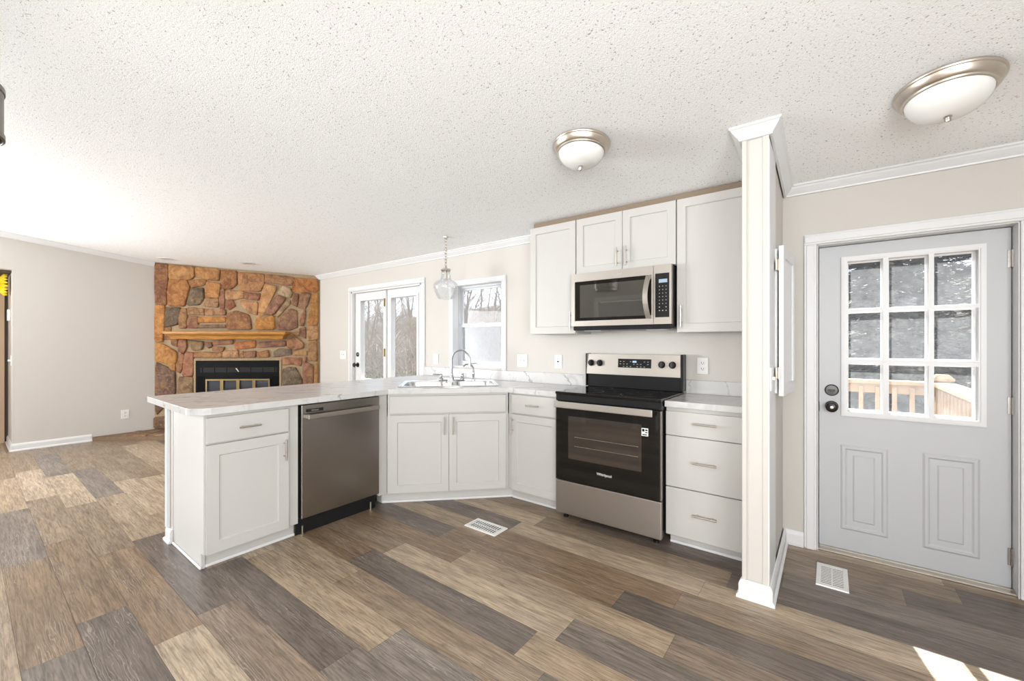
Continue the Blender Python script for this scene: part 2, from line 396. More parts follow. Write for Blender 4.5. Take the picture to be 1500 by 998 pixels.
# pier wall at the right end of the cabinets
PX0, PX1, PY = -.352, -.232, 2.385
b = MB(); Q = [(PY+.004, 0), (YW-.001, 0), (YW-.001, ceil_z(YW)-.001), (PY+.004, ceil_z(PY)-.001)]
qa = b.ring([(PX0+.008, y, z) for y, z in Q]); qb = b.ring([(PX1-.008, y, z) for y, z in Q]); b.bridge(qa, qb); b.bm.faces.new(qa[::-1]); b.bm.faces.new(qb)
pier = b.build('wall_pier', 'wall'); struct(pier, 'narrow greige pier wall ending the cabinet run beside the entry', 'wall')
b = MB(); z1 = ceil_z(PY)-.055
b.box(PX0, PX0+.022, PY-.004, PY+.02, 0, z1, .003); b.build('edge_strip', 'wall', pier)
b = MB(); b.box(PX1-.03, PX1-.002, PY-.003, PY+.01, 0, z1, .002); b.build('edge_strip', 'wall', pier)
b = MB(); b.box(PX1-.009, PX1, PY-.004, PY+.285, 0, z1-.02, .003); b.build('side_board', 'trim', pier)

# mouldings: a profile of (out, up) pairs carried along wall lines with mitred corners
def moulding(name, prof, pts, side, label, sloped=False, parent=None, mat='trim', cat='moulding'):
    b = MB(); P = [Vector((x, y, 0)) for x, y in pts]; rings = []
    nrm = []
    for p, q in zip(P, P[1:]): d = (q-p).normalized(); nrm.append(Vector((-d.y, d.x, 0))*side)
    for i, p in enumerate(P):
        n1 = nrm[max(i-1, 0)]; n2 = nrm[min(i, len(nrm)-1)]; m_ = (n1+n2); m_ = m_/max(m_.dot(n1), .2)
        ring = []
        for o_, u in prof:
            q = p+m_*o_; ring.append((q.x, q.y, (ceil_z(q.y)-.0585 if sloped else 0)+u))
        rings.append(b.ring(ring))
    for ra, rb in zip(rings, rings[1:]): b.bridge(ra, rb)
    b.bm.faces.new(rings[0][::-1]); b.bm.faces.new(rings[-1])
    o = b.build(name, mat, parent)
    if parent is None: struct(o, label, cat)
    return o
CROWN = [(0, 0), (.012, 0), (.014, .008), (.028, .022), (.04, .036), (.044, .044), (.052, .048), (.052, .058), (0, .058)]
moulding('trim_1', CROWN, [(-6.03, YW), (-2.04, YW)], -1, 'white crown moulding above the patio door and the kitchen window', True)
moulding('trim_2', CROWN, [(PX0, YW-.272), (PX0, PY), (PX1, PY), (PX1, YW), (XR, YW)], -1, 'white crown moulding wrapping the pier wall and running on above the entry door', True)
moulding('trim_3', CROWN, [(XL, -1.0), (XL, 1.66)], -1, 'white crown moulding sloping down along the left wall', True)
moulding('trim_4', CROWN, [(XR, YW), (XR, -1.0)], -1, 'white crown moulding on the right wall', True)
BASE = [(0, 0), (.024, 0), (.024, .012), (.016, .02), (.014, .022), (.014, .066), (.010, .078), (.005, .088), (0, .090)]
moulding('baseboard_left', BASE, [(XL-.85, .363), (XL, .363), (XL, 1.03)], -1, 'white baseboard along the left wall, from the hallway to the hearth', cat='baseboard')
moulding('baseboard_pier', BASE, [(PX0, PY+.02), (PX0, PY), (PX1, PY), (PX1, YW), (-.128, YW)], -1, 'white baseboard wrapping the pier wall beside the entry door', cat='baseboard')
moulding('baseboard_back', BASE, [(-6.0, YW), (-5.23, YW)], -1, 'white baseboard left of the patio door', cat='baseboard')
moulding('baseboard_right', BASE, [(XR, YW), (XR, YF)], -1, 'white baseboard on the right wall', cat='baseboard')
moulding('baseboard_front', BASE, [(XR, YF), (XL, YF)], -1, 'white baseboard on the front wall', cat='baseboard')

# hallway beyond the left wall
HX = -8.42
hb = MB(); hb.box(HX-.1, XL-.115, .363, .47, 0, 2.4); struct(hb.build('wall_hall', 'wall'), 'greige hallway side wall just inside the opening', 'wall')
hb = MB(); hb.box(HX-.1, XL-.115, -.75, -.62, 0, 2.4); struct(hb.build('wall_hall_left', 'wall'), 'greige far side wall of the hallway', 'wall')
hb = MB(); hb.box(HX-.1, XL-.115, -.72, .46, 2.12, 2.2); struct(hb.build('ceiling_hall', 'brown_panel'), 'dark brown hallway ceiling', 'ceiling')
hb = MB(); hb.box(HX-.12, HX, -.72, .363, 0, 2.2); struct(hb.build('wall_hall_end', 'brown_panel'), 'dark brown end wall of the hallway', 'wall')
hd = struct(MB().box(HX-.02, HX+.03, -.55, .215, .01, 1.93, .004).build('door_3', 'tan_door'), 'tan flush door at the end of the hallway', 'door')
MB().box(HX, HX+.035, .245, .335, 0, 1.96, .004).build('door_casing', 'tan_door', hd)
MB().box(HX, HX+.035, -.66, .362, 1.96, 2.0, .004).build('door_casing', 'tan_door', hd)
t = thing('wall_control', 'small white wall control high on the hallway side wall', 'thermostat', (-8.0, .363, 1.62))
MB().box(-.05, .05, -.025, 0, -.07, .07, .004).build('cover', 'white_plastic', t)
MB().box(-.02, .02, -.028, -.025, -.01, .03, .001).build('screen', 'lcd', t)
t = thing('light_switch', 'white toggle switch at the edge of the hallway opening', 'switch', (-7.8, .363, 1.07))
MB().box(-.04, .04, -.007, 0, -.06, .06, .003).build('cover_plate', 'white_plastic', t)
MB().box(-.006, .006, -.03, -.006, -.012, .012, .003).build('toggle', 'white_plastic', t)
t = thing('paper_rosette', 'bright yellow pleated rosette hung high inside the hallway opening', 'decoration', (-7.98, .345, 1.985))
b = MB(); n = 40
ctr = b.bm.verts.new((0, -.06, 0)); rim = []; mid = []
for i in range(n):
    a_ = 2*PI*i/n; q = .016 if i % 2 else -.016
    mid.append(b.bm.verts.new((.085*math.cos(a_), -.055+q, .085*math.sin(a_)))); rim.append(b.bm.verts.new((.13*math.cos(a_), -.022+q, .13*math.sin(a_))))
for i in range(n):
    b.bm.faces.new((ctr, mid[i], mid[(i+1) % n])); b.bm.faces.new((mid[i], rim[i], rim[(i+1) % n], mid[(i+1) % n]))
b.build('pleated_fan', 'yellow', t)
MB().lathe([(.001, -.075), (.018, -.072), (.02, -.055), (.02, .0)], 16, axis='y').build('centre_button', 'yellow', t)

hl = bpy.data.lights.new('hall_fill', 'POINT'); hl.energy = 6; hl.shadow_soft_size = .08; hl.color = (1, .9, .78); ho_ = bpy.data.objects.new('hall_fill', hl); COL.objects.link(ho_); ho_.location = (-8.05, -.2, 2.0)  # added fill light without a fixture, brightens the hallway
# partition with a panel door behind the photographer: the microwave mirrors it
PB = -.80
pw_ = MB().grid_hole(-3.9, -2.0, 0, 2.6, [(-3.12, -2.34, 0, 1.98)], PB-.1, PB).build('wall_partition', 'wall'); struct(pw_, 'greige partition wall behind the camera', 'wall')
fd = struct(MB().box(-3.105, -2.355, PB-.06, PB-.02, .008, 1.962, .003).build('door_4', 'door'), 'white panel door in the partition behind the camera', 'door')
for x0, x1, z0, z1 in ((-3.19, -3.12, 0, 1.98), (-2.34, -2.27, 0, 1.98), (-3.19, -2.27, 1.981, 2.05)):
    MB().box(x0, x1, PB+.0005, PB+.018, z0, z1, .004).build('door_casing', 'trim', fd)
for x0 in (-3.02, -2.70):
    for z0, z1 in ((.15, .75), (.9, 1.8)): MB().box(x0, x0+.25, PB-.026, PB-.013, z0, z1, .006).build('raised_panel', 'door', fd)
w3 = struct(MB().box(XL-.09, XL-.08, -3.5, -.80, .55, 2.35).build('added_window_3', 'glass'), 'added wide window in the left wall behind the camera', 'window')  # unseen window, added to go with the living-room fill lamp
for Y0, Y1, Z0, Z1 in ((-3.56, -3.5, .49, 2.41), (-.80, -.74, .49, 2.41), (-3.56, -.74, .49, .55), (-3.56, -.74, 2.35, 2.41)):
    MB().box(XL-.1, XL+.016, Y0, Y1, Z0, Z1, .004).build('added_window_frame', 'trim', w3)
for nm, x0, x1, lab in (('added_window_2', -1.3, 1.45, 'added wide window in the front wall behind the camera'),):  # invented opening behind the kitchen fill lamp, never in view
    fw_ = struct(MB().box(x0, x1, YF-.09, YF-.08, .6, 2.3).build(nm, 'glass'), lab, 'window')
    for X0, X1, Z0, Z1 in ((x0-.06, x0, .54, 2.36), (x1, x1+.06, .54, 2.36), (x0-.06, x1+.06, .54, .6), (x0-.06, x1+.06, 2.3, 2.36), ((x0+x1)/2-.02, (x0+x1)/2+.02, .6, 2.3)):
        MB().box(X0, X1, YF-.1, YF+.016, Z0, Z1, .004).build('added_window_frame', 'trim', fw_)
fw_ = struct(MB().box(XR+.08, XR+.09, -2.35, -.05, .8, 2.1).build('added_window_4', 'glass'), 'added unseen window in the right wall', 'window')  # added out of view as a setting for the side fill lamp
for Y0, Y1, Z0, Z1 in ((-2.41, -2.35, .74, 2.16), (-.05, .01, .74, 2.16), (-2.41, .01, .74, .8), (-2.41, .01, 2.1, 2.16)):
    MB().box(XR-.016, XR+.1, Y0, Y1, Z0, Z1, .004).build('added_window_frame', 'trim', fw_)

# ---- entry door (nine-light)
def casing_profile_box(p, x0, x1, z0, z1, y=YW, mat='trim', name='door_casing'):
    b = MB(); b.box(x0, x1, y-.016, y, z0, z1, .004)
    if x1-x0 < z1-z0: b.box(x0+.012, x1-.012, y-.021, y-.012, z0+.0, z1-.004, .003)
    else: b.box(x0+.004, x1-.004, y-.021, y-.012, z0+.012, z1-.012, .003)
    return b.build(name, mat, p)
YS = 3.28
b = MB().grid_hole(-.052, .748, .012, 1.877, [(.085, .633, .86, 1.777)], YS, YS+.044)
d1 = struct(b.build('door_1', 'door'), 'white entry door with nine glass lights and two lower panels', 'door')
casing_profile_box(d1, -.127, -.062, 0, 1.8868); casing_profile_box(d1, .758, .823, 0, 1.8868); casing_profile_box(d1, -.127, .823, 1.887, 1.952)
for x0, x1, z0, z1 in ((-.0595, -.056, 0, 1.884), (.752, .7555, 0, 1.884), (-.0595, .7555, 1.881, 1.8845)):
    MB().box(x0, x1, YW-.01, YW+WT+.02, z0, z1).build('door_jamb', 'trim', d1)
for x0, x1, z0, z1 in ((-.0595, -.035, .012, 1.880), (.731, .7555, .012, 1.880), (-.035, .731, 1.862, 1.880)):
    MB().box(x0, x1, YS+.0445, YS+.058, z0, z1).build('door_stop', 'trim', d1)
b = MB(); b.box(-.058, .754, YS-.07, YS-.004, 0, .010, .003); b.box(-.058, .754, YS-.02, YS+.06, .0, .0115, .001); b.build('threshold', 'nickel_light', d1)
for s, y in ((-1, YS), (1, YS+.044)):           # lite frames, inside and outside
    b = MB(); ya, yb = (y-.014, y+.0) if s < 0 else (y, y+.014)
    X = [.087, .250, .274, .442, .463, .631]; Z = [.863, 1.152, 1.181, 1.467, 1.486, 1.775]
    if s > 0: X = [.094, .243, .281, .434, .471, .618]; Z = [.872, 1.146, 1.187, 1.461, 1.492, 1.768]
    holes = [(X[i], X[i+1], Z[k], Z[k+1]) for i in (0, 2, 4) for k in (0, 2, 4)]
    b.grid_hole(.058, .660, .833, 1.805, holes, ya, yb)
    if s < 0: b.grid_hole(.066, .652, .841, 1.797, [(.080, .638, .856, 1.782)], ya-.005, ya+.002)
    b.build('lite_frame', 'trim', d1)
b = MB()
for i in range(4):
    b.lathe([(.0005, -.0155), (.004, -.0155), (.004, -.013)], 10, (.073, YS, .90+i*.275), 'y'); b.lathe([(.0005, -.0155), (.004, -.0155), (.004, -.013)], 10, (.645, YS, .90+i*.275), 'y')
for i in range(3):
    b.lathe([(.0005, -.0155), (.004, -.0155), (.004, -.013)], 10, (.17+i*.2, YS, .848), 'y'); b.lathe([(.0005, -.0155), (.004, -.0155), (.004, -.013)], 10, (.17+i*.2, YS, 1.79), 'y')
b.build('screw_caps', 'dark_slot', d1)
MB().box(.08, .64, YS+.012, YS+.016, .855, 1.783).build('glass_pane', 'dusty_glass', d1)
for x0, x1, z0, z1 in ((.054, .274, .135, .655), (.418, .639, .125, .660)):
    b = MB()
    L = [(0, 0.0), (.010, -.007), (.022, -.007), (.034, .003), (.055, .003), (.066, -.006)]
    rings = [b.ring([(x0+i, YS+h, z0+i), (x1-i, YS+h, z0+i), (x1-i, YS+h, z1-i), (x0+i, YS+h, z1-i)]) for i, h in L]
    # the lower 3 mm sink behind the slab face is not needed: the groove is read from its raised edges
    for ra, rb in zip(rings, rings[1:]): b.bridge(ra, rb)
    b.bm.faces.new(rings[-1])
    b.build('raised_panel', 'door', d1)
for nm, z in (('deadbolt', .985), ('door_knob', .885)):
    x = .011
    if nm == 'deadbolt':
        k = MB().lathe([(.036, 0), (.035, -.008), (.030, -.013), (.001, -.014)], 28, (x, YS, z), 'y').build(nm, 'bronze', d1, smooth=True)
        MB().box(x-.016, x+.016, YS-.028, YS-.012, z-.005, z+.005, .003, 2).build('thumb_turn', 'bronze', k)
    else:
        k = MB().lathe([(.034, 0), (.033, -.008), (.022, -.013), (.014, -.018), (.013, -.032), (.024, -.040), (.031, -.052), (.030, -.064), (.020, -.071), (.001, -.072)], 28, (x, YS, z), 'y').build(nm, 'bronze', d1, smooth=True)
        MB().lathe([(.008, -.071), (.008, -.074), (.001, -.075)], 16, (x, YS, z), 'y').build('key_button', 'nickel', k, smooth=True)
MB().box(-.058, -.050, YS-.008, YS+.02, .85, .91, .002).build('strike_plate', 'bronze', d1)
for z in (1.715, .954, .173):
    h = MB(); h.tube([(.752, YS-.008, z-.045), (.752, YS-.008, z+.045)], .0065, 10); h.box(.735, .7555, YS-.003, YS+.0, z-.045, z+.045, .001); h.build('hinge', 'steel_dark', d1)

# ---- patio door: two glazed leaves
YP = 3.235
pd = None
for i, (x0, x1, gx0, gx1) in enumerate(((-5.13, -4.452, -4.995, -4.485), (-4.44, -3.76, -4.345, -3.845))):
    b = MB().grid_hole(x0, x1, .015, 1.945, [(gx0, gx1, .80, 1.845)], YP, YP+.045)
    o = b.build('door_2' if pd is None else 'leaf', 'trim', pd)
    if pd is None: pd = struct(o, 'white two-leaf glazed patio door left of the kitchen window', 'door')
    b = MB(); b.grid_hole(gx0-.022, gx1+.022, .778, 1.867, [(gx0+.006, gx1-.006, .806, 1.839)], YP-.010, YP); b.build('lite_frame', 'trim', pd)
    b = MB(); b.grid_hole(gx0-.022, gx1+.022, .778, 1.867, [(gx0+.006, gx1-.006, .806, 1.839)], YP+.045, YP+.055); b.build('lite_frame', 'trim', pd)
    MB().box(gx0-.004, gx1+.004, YP+.02, YP+.024, .796, 1.849).build('glass_pane', 'glass', pd)
MB().box(-4.47, -4.425, YP-.022, YP, .015, 1.945, .005).build('astragal', 'trim', pd)
casing_profile_box(pd, -5.22, -5.16, 0, 1.9698); casing_profile_box(pd, -3.73, -3.67, 0, 1.9698); casing_profile_box(pd, -5.22, -3.67, 1.97, 2.03)
for x0, x1, z0, z1 in ((-5.159, -5.135, 0, 1.964), (-3.755, -3.731, 0, 1.964), (-5.159, -3.731, 1.948, 1.9645)):
    MB().box(x0, x1, YW-.008, YW+WT+.02, z0, z1).build('door_jamb', 'trim', pd)
MB().box(-5.159, -3.731, YW, YW+WT+.03, .0, .014).build('threshold', 'nickel_light', pd)
for z in (1.79, 1.16):
    h = MB(); h.tube([(-4.447, YP-.03, z-.05), (-4.447, YP-.03, z+.05)], .007, 10); h.box(-4.462, -4.432, YP-.026, YP-.022, z-.05, z+.05, .001); h.build('hinge', 'brass', pd)
for z, nm in ((1.125, 'deadbolt'), (.985, 'door_knob')):
    P = [(.030, 0), (.029, -.008), (.020, -.013), (.001, -.014)] if nm == 'deadbolt' else [(.032, 0), (.030, -.009), (.014, -.014), (.012, -.034), (.026, -.045), (.030, -.056), (.020, -.068), (.001, -.07)]
    MB().lathe(P, 24, (-5.068, YP, z), 'y').build(nm, 'bronze', pd, smooth=True)

# ---- kitchen window: single hung
x0, x1, z0, z1 = WIN
YG = YW+.075
b = MB().grid_hole(x0+.001, x1-.001, z0+.001, z1-.001, [(x0+.022, x1-.022, z0+.022, z1-.022)], YG-.005, YG+.045)
wn = struct(b.build('window_1', 'alu'), 'white cased single-hung kitchen window above the sink', 'window')
for X0, X1, Z0, Z1 in ((x0-.052, x0+.004, z0-.018, z1-.0042), (x1-.004, x1+.052, z0-.018, z1-.0042), (x0-.052, x1+.052, z1-.004, z1+.052)):
    casing_profile_box(wn, X0, X1, Z0, Z1, name='window_casing')
for X0, X1, Z0, Z1 in ((x0+.0005, x0+.004, z0, z1), (x1-.004, x1-.0005, z0, z1), (x0, x1, z1-.004, z1-.0005), (x0, x1, z0+.0005, z0+.005)):
    MB().box(X0, X1, YW-.005, YG+.04, Z0, Z1).build('window_jamb', 'trim', wn)
zm = 1.47
up = MB().grid_hole(x0+.022, x1-.022, zm-.012, z1-.022, [(x0+.05, x1-.05, zm+.018, z1-.045)], YG+.020, YG+.040).build('upper_sash', 'alu', wn)
MB().box(x0+.045, x1-.045, YG+.028, YG+.031, zm+.01, z1-.04).build('glass_pane', 'glass', up)
lo = MB().grid_hole(x0+.022, x1-.022, z0+.022, zm+.016, [(x0+.05, x1-.05, z0+.055, zm-.022)], YG-.002, YG+.018).build('lower_sash', 'alu', wn)
MB().box(x0+.045, x1-.045, YG+.006, YG+.009, z0+.05, zm-.018).build('glass_pane', 'glass', lo)
MB().box(x0+.022, x1-.022, YG+.046, YG+.048, z0+.02, zm).build('insect_screen', 'screen', wn)
lk = MB(); lk.box(-2.905, -2.845, YG-.018, YG+.0, zm+.016, zm+.024, .002); lk.box(-2.90, -2.86, YG-.022, YG-.012, zm+.024, zm+.034, .003); lk.build('sash_lock', 'alu', wn)

# ---- half wall carrying the peninsula
hw = MB(); hw.box(-3.425, -3.335, .815, YW-.001, 0, .874)
hwo = struct(hw.build('wall_half', 'wall'), 'greige half wall closing the back of the peninsula', 'wall')
b = MB(); b.box(-3.43, -3.385, .797, .817, .09, .874, .003); b.box(-3.436, -3.425, .80, .86, 0.09, .874, .003); b.build('corner_board', 'trim', hwo)
moulding('baseboard', BASE, [(-3.337, .815), (-3.425, .815), (-3.425, YW-.002)], 1, '', parent=hwo)
# ------------------------------------------------------------------ fireplace in the corner
FP0 = Vector((-7.66, 1.665, 0)); FPD = Vector((1.68, 1.535, 0)).normalized(); FA = math.atan2(FPD.y, FPD.x)
STONES = [
((0.27,0.117,0.048),[(0.022,2.407),(0.183,2.399),(0.178,2.196),(0.157,2.045),(0.165,1.83),(0.022,1.829),(0.01,2.022),(0.016,2.205)]),
((0.503,0.254,0.089),[(0.205,2.392),(0.531,2.369),(0.536,2.239),(0.485,2.192),(0.205,2.194)]),
((0.479,0.231,0.076),[(0.551,2.366),(0.878,2.34),(0.865,2.179),(0.709,2.201),(0.572,2.229)]),
((0.342,0.138,0.045),[(0.899,2.331),(1.11,2.316),(1.11,2.133),(1.037,2.067),(0.929,2.071),(0.909,2.163)]),
((0.423,0.175,0.048),[(0.201,2.172),(0.425,2.18),(0.475,2.082),(0.445,2.006),(0.409,1.813),(0.188,1.818),(0.181,2.013)]),
((0.445,0.202,0.072),[(0.493,2.181),(0.689,2.195),(0.694,2.144),(0.638,2.105),(0.504,2.08),(0.475,2.136)]),
((0.195,0.15,0.089),[(0.511,2.058),(0.658,2.065),(0.66,1.921),(0.602,1.836),(0.45,1.826),(0.49,1.963)]),
((0.515,0.238,0.072),[(0.714,2.157),(0.891,2.133),(0.871,1.936),(0.694,1.945),(0.697,2.073)]),
((0.413,0.231,0.117),[(0.684,1.919),(0.863,1.916),(0.854,1.795),(0.67,1.81)]),
((0.314,0.138,0.084),[(0.899,2.041),(0.955,2.042),(0.943,1.774),(0.881,1.782),(0.875,1.967)]),
((0.515,0.223,0.054),[(0.022,1.81),(0.147,1.807),(0.137,1.508),(0.122,1.307),(0.024,1.307),(0.018,1.615)]),
((0.162,0.122,0.072),[(0.165,1.785),(0.352,1.776),(0.352,1.692),(0.313,1.554),(0.233,1.532),(0.157,1.51)]),
((0.352,0.181,0.072),[(0.372,1.765),(0.44,1.76),(0.437,1.638),(0.433,1.5),(0.336,1.5),(0.346,1.638)]),
((0.468,0.27,0.127),[(0.462,1.793),(0.666,1.768),(0.67,1.681),(0.587,1.69),(0.462,1.682)]),
((0.371,0.181,0.089),[(0.687,1.768),(0.953,1.764),(0.958,1.682),(0.691,1.68)]),
((0.332,0.162,0.084),[(0.477,1.653),(0.587,1.653),(0.582,1.501),(0.457,1.5),(0.452,1.595)]),
((0.604,0.262,0.061),[(0.609,1.653),(0.958,1.655),(0.953,1.578),(0.604,1.571)]),
((0.262,0.15,0.098),[(0.604,1.54),(0.953,1.547),(0.958,1.497),(0.604,1.495)]),
((0.371,0.181,0.076),[(0.149,1.502),(0.218,1.506),(0.223,1.338),(0.144,1.338)]),
((0.305,0.112,0.054),[(0.978,1.879),(1.056,1.896),(1.087,1.816),(1.017,1.769),(0.973,1.805)]),
((0.527,0.287,0.127),[(0.976,2.039),(1.203,2.028),(1.213,1.934),(1.089,1.915),(0.976,1.913)]),
((0.491,0.238,0.098),[(1.146,2.295),(1.487,2.278),(1.493,2.171),(1.435,2.03),(1.162,2.048)]),
((0.434,0.216,0.107),[(1.526,2.279),(1.911,2.24),(1.871,2.117),(1.516,2.162)]),
((0.515,0.202,0.051),[(1.926,2.224),(2.232,2.212),(2.246,2.039),(1.987,2.025),(1.873,2.035)]),
((0.342,0.144,0.08),[(1.224,2.017),(1.438,1.992),(1.409,1.903),(1.229,1.918)]),
((0.578,0.296,0.138),[(1.162,1.897),(1.402,1.866),(1.388,1.69),(1.274,1.733),(1.183,1.828)]),
((0.604,0.323,0.127),[(1.505,2.136),(1.674,2.088),(1.482,1.685),(1.401,1.646),(1.432,1.885)]),
((0.314,0.156,0.098),[(1.673,1.973),(1.795,1.925),(1.629,1.702),(1.49,1.69),(1.545,1.798)]),
((0.479,0.342,0.216),[(1.694,2.019),(1.755,2.106),(1.848,2.074),(1.879,2.01),(1.85,1.946),(1.715,1.998)]),
((0.445,0.296,0.175),[(1.662,1.7),(1.818,1.908),(1.848,1.889),(1.848,1.845),(1.683,1.658)]),
((0.352,0.156,0.058),[(0.984,1.696),(1.108,1.738),(1.267,1.684),(1.292,1.621),(1.313,1.481),(0.984,1.48)]),
((0.578,0.262,0.054),[(1.396,1.63),(1.621,1.681),(1.637,1.482),(1.411,1.482),(1.38,1.545)]),
((0.296,0.15,0.093),[(1.683,1.61),(1.85,1.776),(1.943,1.744),(1.953,1.514),(1.839,1.47),(1.683,1.482)]),
((0.342,0.181,0.098),[(1.884,1.856),(1.915,1.992),(1.975,1.987),(1.953,1.815)]),
((0.361,0.195,0.107),[(1.968,1.801),(2.011,1.999),(2.145,2.005),(2.094,1.847),(2.051,1.782)]),
((0.381,0.188,0.093),[(1.989,1.547),(1.995,1.647),(2.06,1.778),(2.07,1.714),(2.049,1.539)]),
((0.539,0.246,0.061),[(2.096,1.55),(2.157,1.892),(2.181,2.011),(2.246,2.012),(2.246,1.551)]),
((0.491,0.27,0.127),[(2.096,1.512),(2.243,1.524),(2.246,1.34),(2.106,1.321)]),
((0.527,0.246,0.065),[(0.029,1.272),(0.122,1.256),(0.296,1.154),(0.301,1.007),(0.183,0.986),(0.024,1.028)]),
((0.175,0.102,0.068),[(0.024,1.001),(0.193,0.916),(0.276,0.854),(0.281,0.555),(0.007,0.234)]),
((0.323,0.144,0.08),[(0.336,1.321),(0.433,1.321),(0.433,1.231),(0.404,1.136),(0.331,1.169)]),
((0.305,0.144,0.068),[(0.23,1.38),(0.322,1.369),(0.311,1.231),(0.245,1.264)]),
((0.342,0.15,0.076),[(0.356,1.121),(0.402,1.1),(0.372,0.919),(0.344,0.856),(0.305,0.887),(0.305,0.984)]),
((0.352,0.144,0.084),[(0.427,1.143),(0.529,1.132),(0.519,0.812),(0.386,0.813),(0.406,1.037)]),
((0.305,0.195,0.098),[(0.331,0.787),(0.514,0.786),(0.519,0.539),(0.331,0.423)]),
((0.491,0.238,0.068),[(0.2,0.982),(0.286,0.992),(0.286,0.889),(0.223,0.911)]),
((0.296,0.188,0.102),[(0.457,1.316),(0.666,1.294),(0.636,1.19),(0.528,1.179)]),
((0.434,0.223,0.093),[(0.558,1.153),(0.781,1.142),(0.912,1.131),(0.912,1.07),(0.548,1.074)]),
((0.305,0.162,0.102),[(0.681,1.283),(0.768,1.283),(0.779,1.231),(0.73,1.212)]),
((0.332,0.162,0.089),[(0.793,1.316),(1.056,1.327),(1.056,1.266),(0.803,1.25)]),
((0.352,0.156,0.076),[(0.793,1.229),(0.943,1.218),(0.912,1.157),(0.803,1.168)]),
((0.445,0.246,0.117),[(0.947,1.164),(1.13,1.174),(1.141,1.069),(0.926,1.07)]),
((0.539,0.202,0.061),[(1.089,1.283),(1.365,1.316),(1.36,1.211),(1.11,1.189)]),
((0.305,0.144,0.089),[(1.411,1.294),(1.79,1.316),(1.79,1.233),(1.432,1.211)]),
((0.434,0.202,0.102),[(1.82,1.316),(1.922,1.372),(2.038,1.274),(2.033,1.21),(1.913,1.183),(1.831,1.219)]),
((0.254,0.195,0.138),[(1.62,1.077),(1.631,1.151),(1.713,1.19),(1.858,1.184),(1.869,1.109),(1.723,1.09)]),
((0.552,0.314,0.144),[(1.915,1.162),(2.081,1.162),(2.081,1.1),(1.905,1.095)]),
((0.352,0.181,0.107),[(1.224,1.152),(1.376,1.163),(1.365,1.074),(1.234,1.075)]),
((0.413,0.195,0.084),[(1.401,1.141),(1.543,1.173),(1.558,1.079),(1.411,1.074)]),
((0.456,0.254,0.127),[(1.16,1.152),(1.203,1.152),(1.212,1.075),(1.16,1.073)]),
((0.392,0.175,0.093),[(1.767,1.063),(2.017,1.062),(1.996,0.945),(1.881,0.974),(1.767,0.955)]),
((0.188,0.144,0.089),[(1.757,0.887),(1.839,0.919),(1.932,0.908),(2.017,0.733),(2.022,0.6),(1.757,0.559)]),
((0.342,0.162,0.093),[(2.053,0.996),(2.177,0.94),(2.177,0.587),(2.043,0.6),(2.037,0.876)]),
((0.413,0.223,0.093),[(2.117,1.283),(2.23,1.317),(2.241,1.022),(2.117,1.033)]),
((0.515,0.27,0.093),[(2.202,0.94),(2.251,1.006),(2.251,0.609),(2.192,0.587)]),
((0.332,0.168,0.107),[(1.989,1.482),(2.07,1.505),(2.07,1.354),(2.011,1.387)]),
((0.503,0.287,0.138),[(2.037,1.062),(2.081,1.062),(2.081,1.022),(2.043,0.937)]),
((0.527,0.305,0.15),[(1.862,1.427),(1.975,1.438),(1.964,1.387),(1.873,1.398)]),
((0.305,0.175,0.08),[(1.671,0.483),(1.839,0.536),(1.85,0.293),(1.671,0.296)]),
((0.223,0.127,0.068),[(0.012,0.223),(0.283,0.235),(0.275,0.068),(0.018,0.073)]),
((0.223,0.127,0.068),[(0.303,0.413),(0.506,0.426),(0.498,0.226),(0.309,0.229)]),
((0.223,0.127,0.068),[(0.293,0.219),(0.506,0.232),(0.498,0.064),(0.299,0.068)])]

fp = thing('stone_fireplace', 'brown fieldstone fireplace filling the far corner of the living room', 'fireplace', FP0, FA)
FL = 2.262
ztop = lambda s: ceil_z(FP0.y+FPD.y*s)-.004
OX0, OX1, OZ = .545, 1.717, 1.038
b = MB()
for s0, s1, zb in ((0, OX0, 0), (OX0, OX1, OZ), (OX1, FL, 0)):
    a_ = b.ring([(s0, .0, zb), (s1, .0, zb), (s1, .0, ztop(s1)), (s0, .0, ztop(s0))]); c_ = b.ring([(s0, .35, zb), (s1, .35, zb), (s1, .35, ztop(s1)-.02), (s0, .35, ztop(s0)-.02)])
    b.bridge(a_, c_); b.bm.faces.new(a_[::-1]); b.bm.faces.new(c_)
b.build('mortar_bed', 'mortar', fp)
bm = bmesh.new(); lay = bm.loops.layers.float_color.new('tone'); rs = random.Random(3)
def inset(P, d):
    cx = sum(p[0] for p in P)/len(P); cz = sum(p[1] for p in P)/len(P); out = []
    for x, z in P:
        L_ = math.hypot(x-cx, z-cz); k = max(.3, 1-d/max(L_, .05)*1.25); out.append((cx+(x-cx)*k, cz+(z-cz)*k))
    return out
def chaikin(P):
    out = []
    for (a, b_), (c, d) in zip(P, P[1:]+P[:1]): out += [(a*.90+c*.10, b_*.90+d*.10), (a*.10+c*.90, b_*.10+d*.90)]
    return out
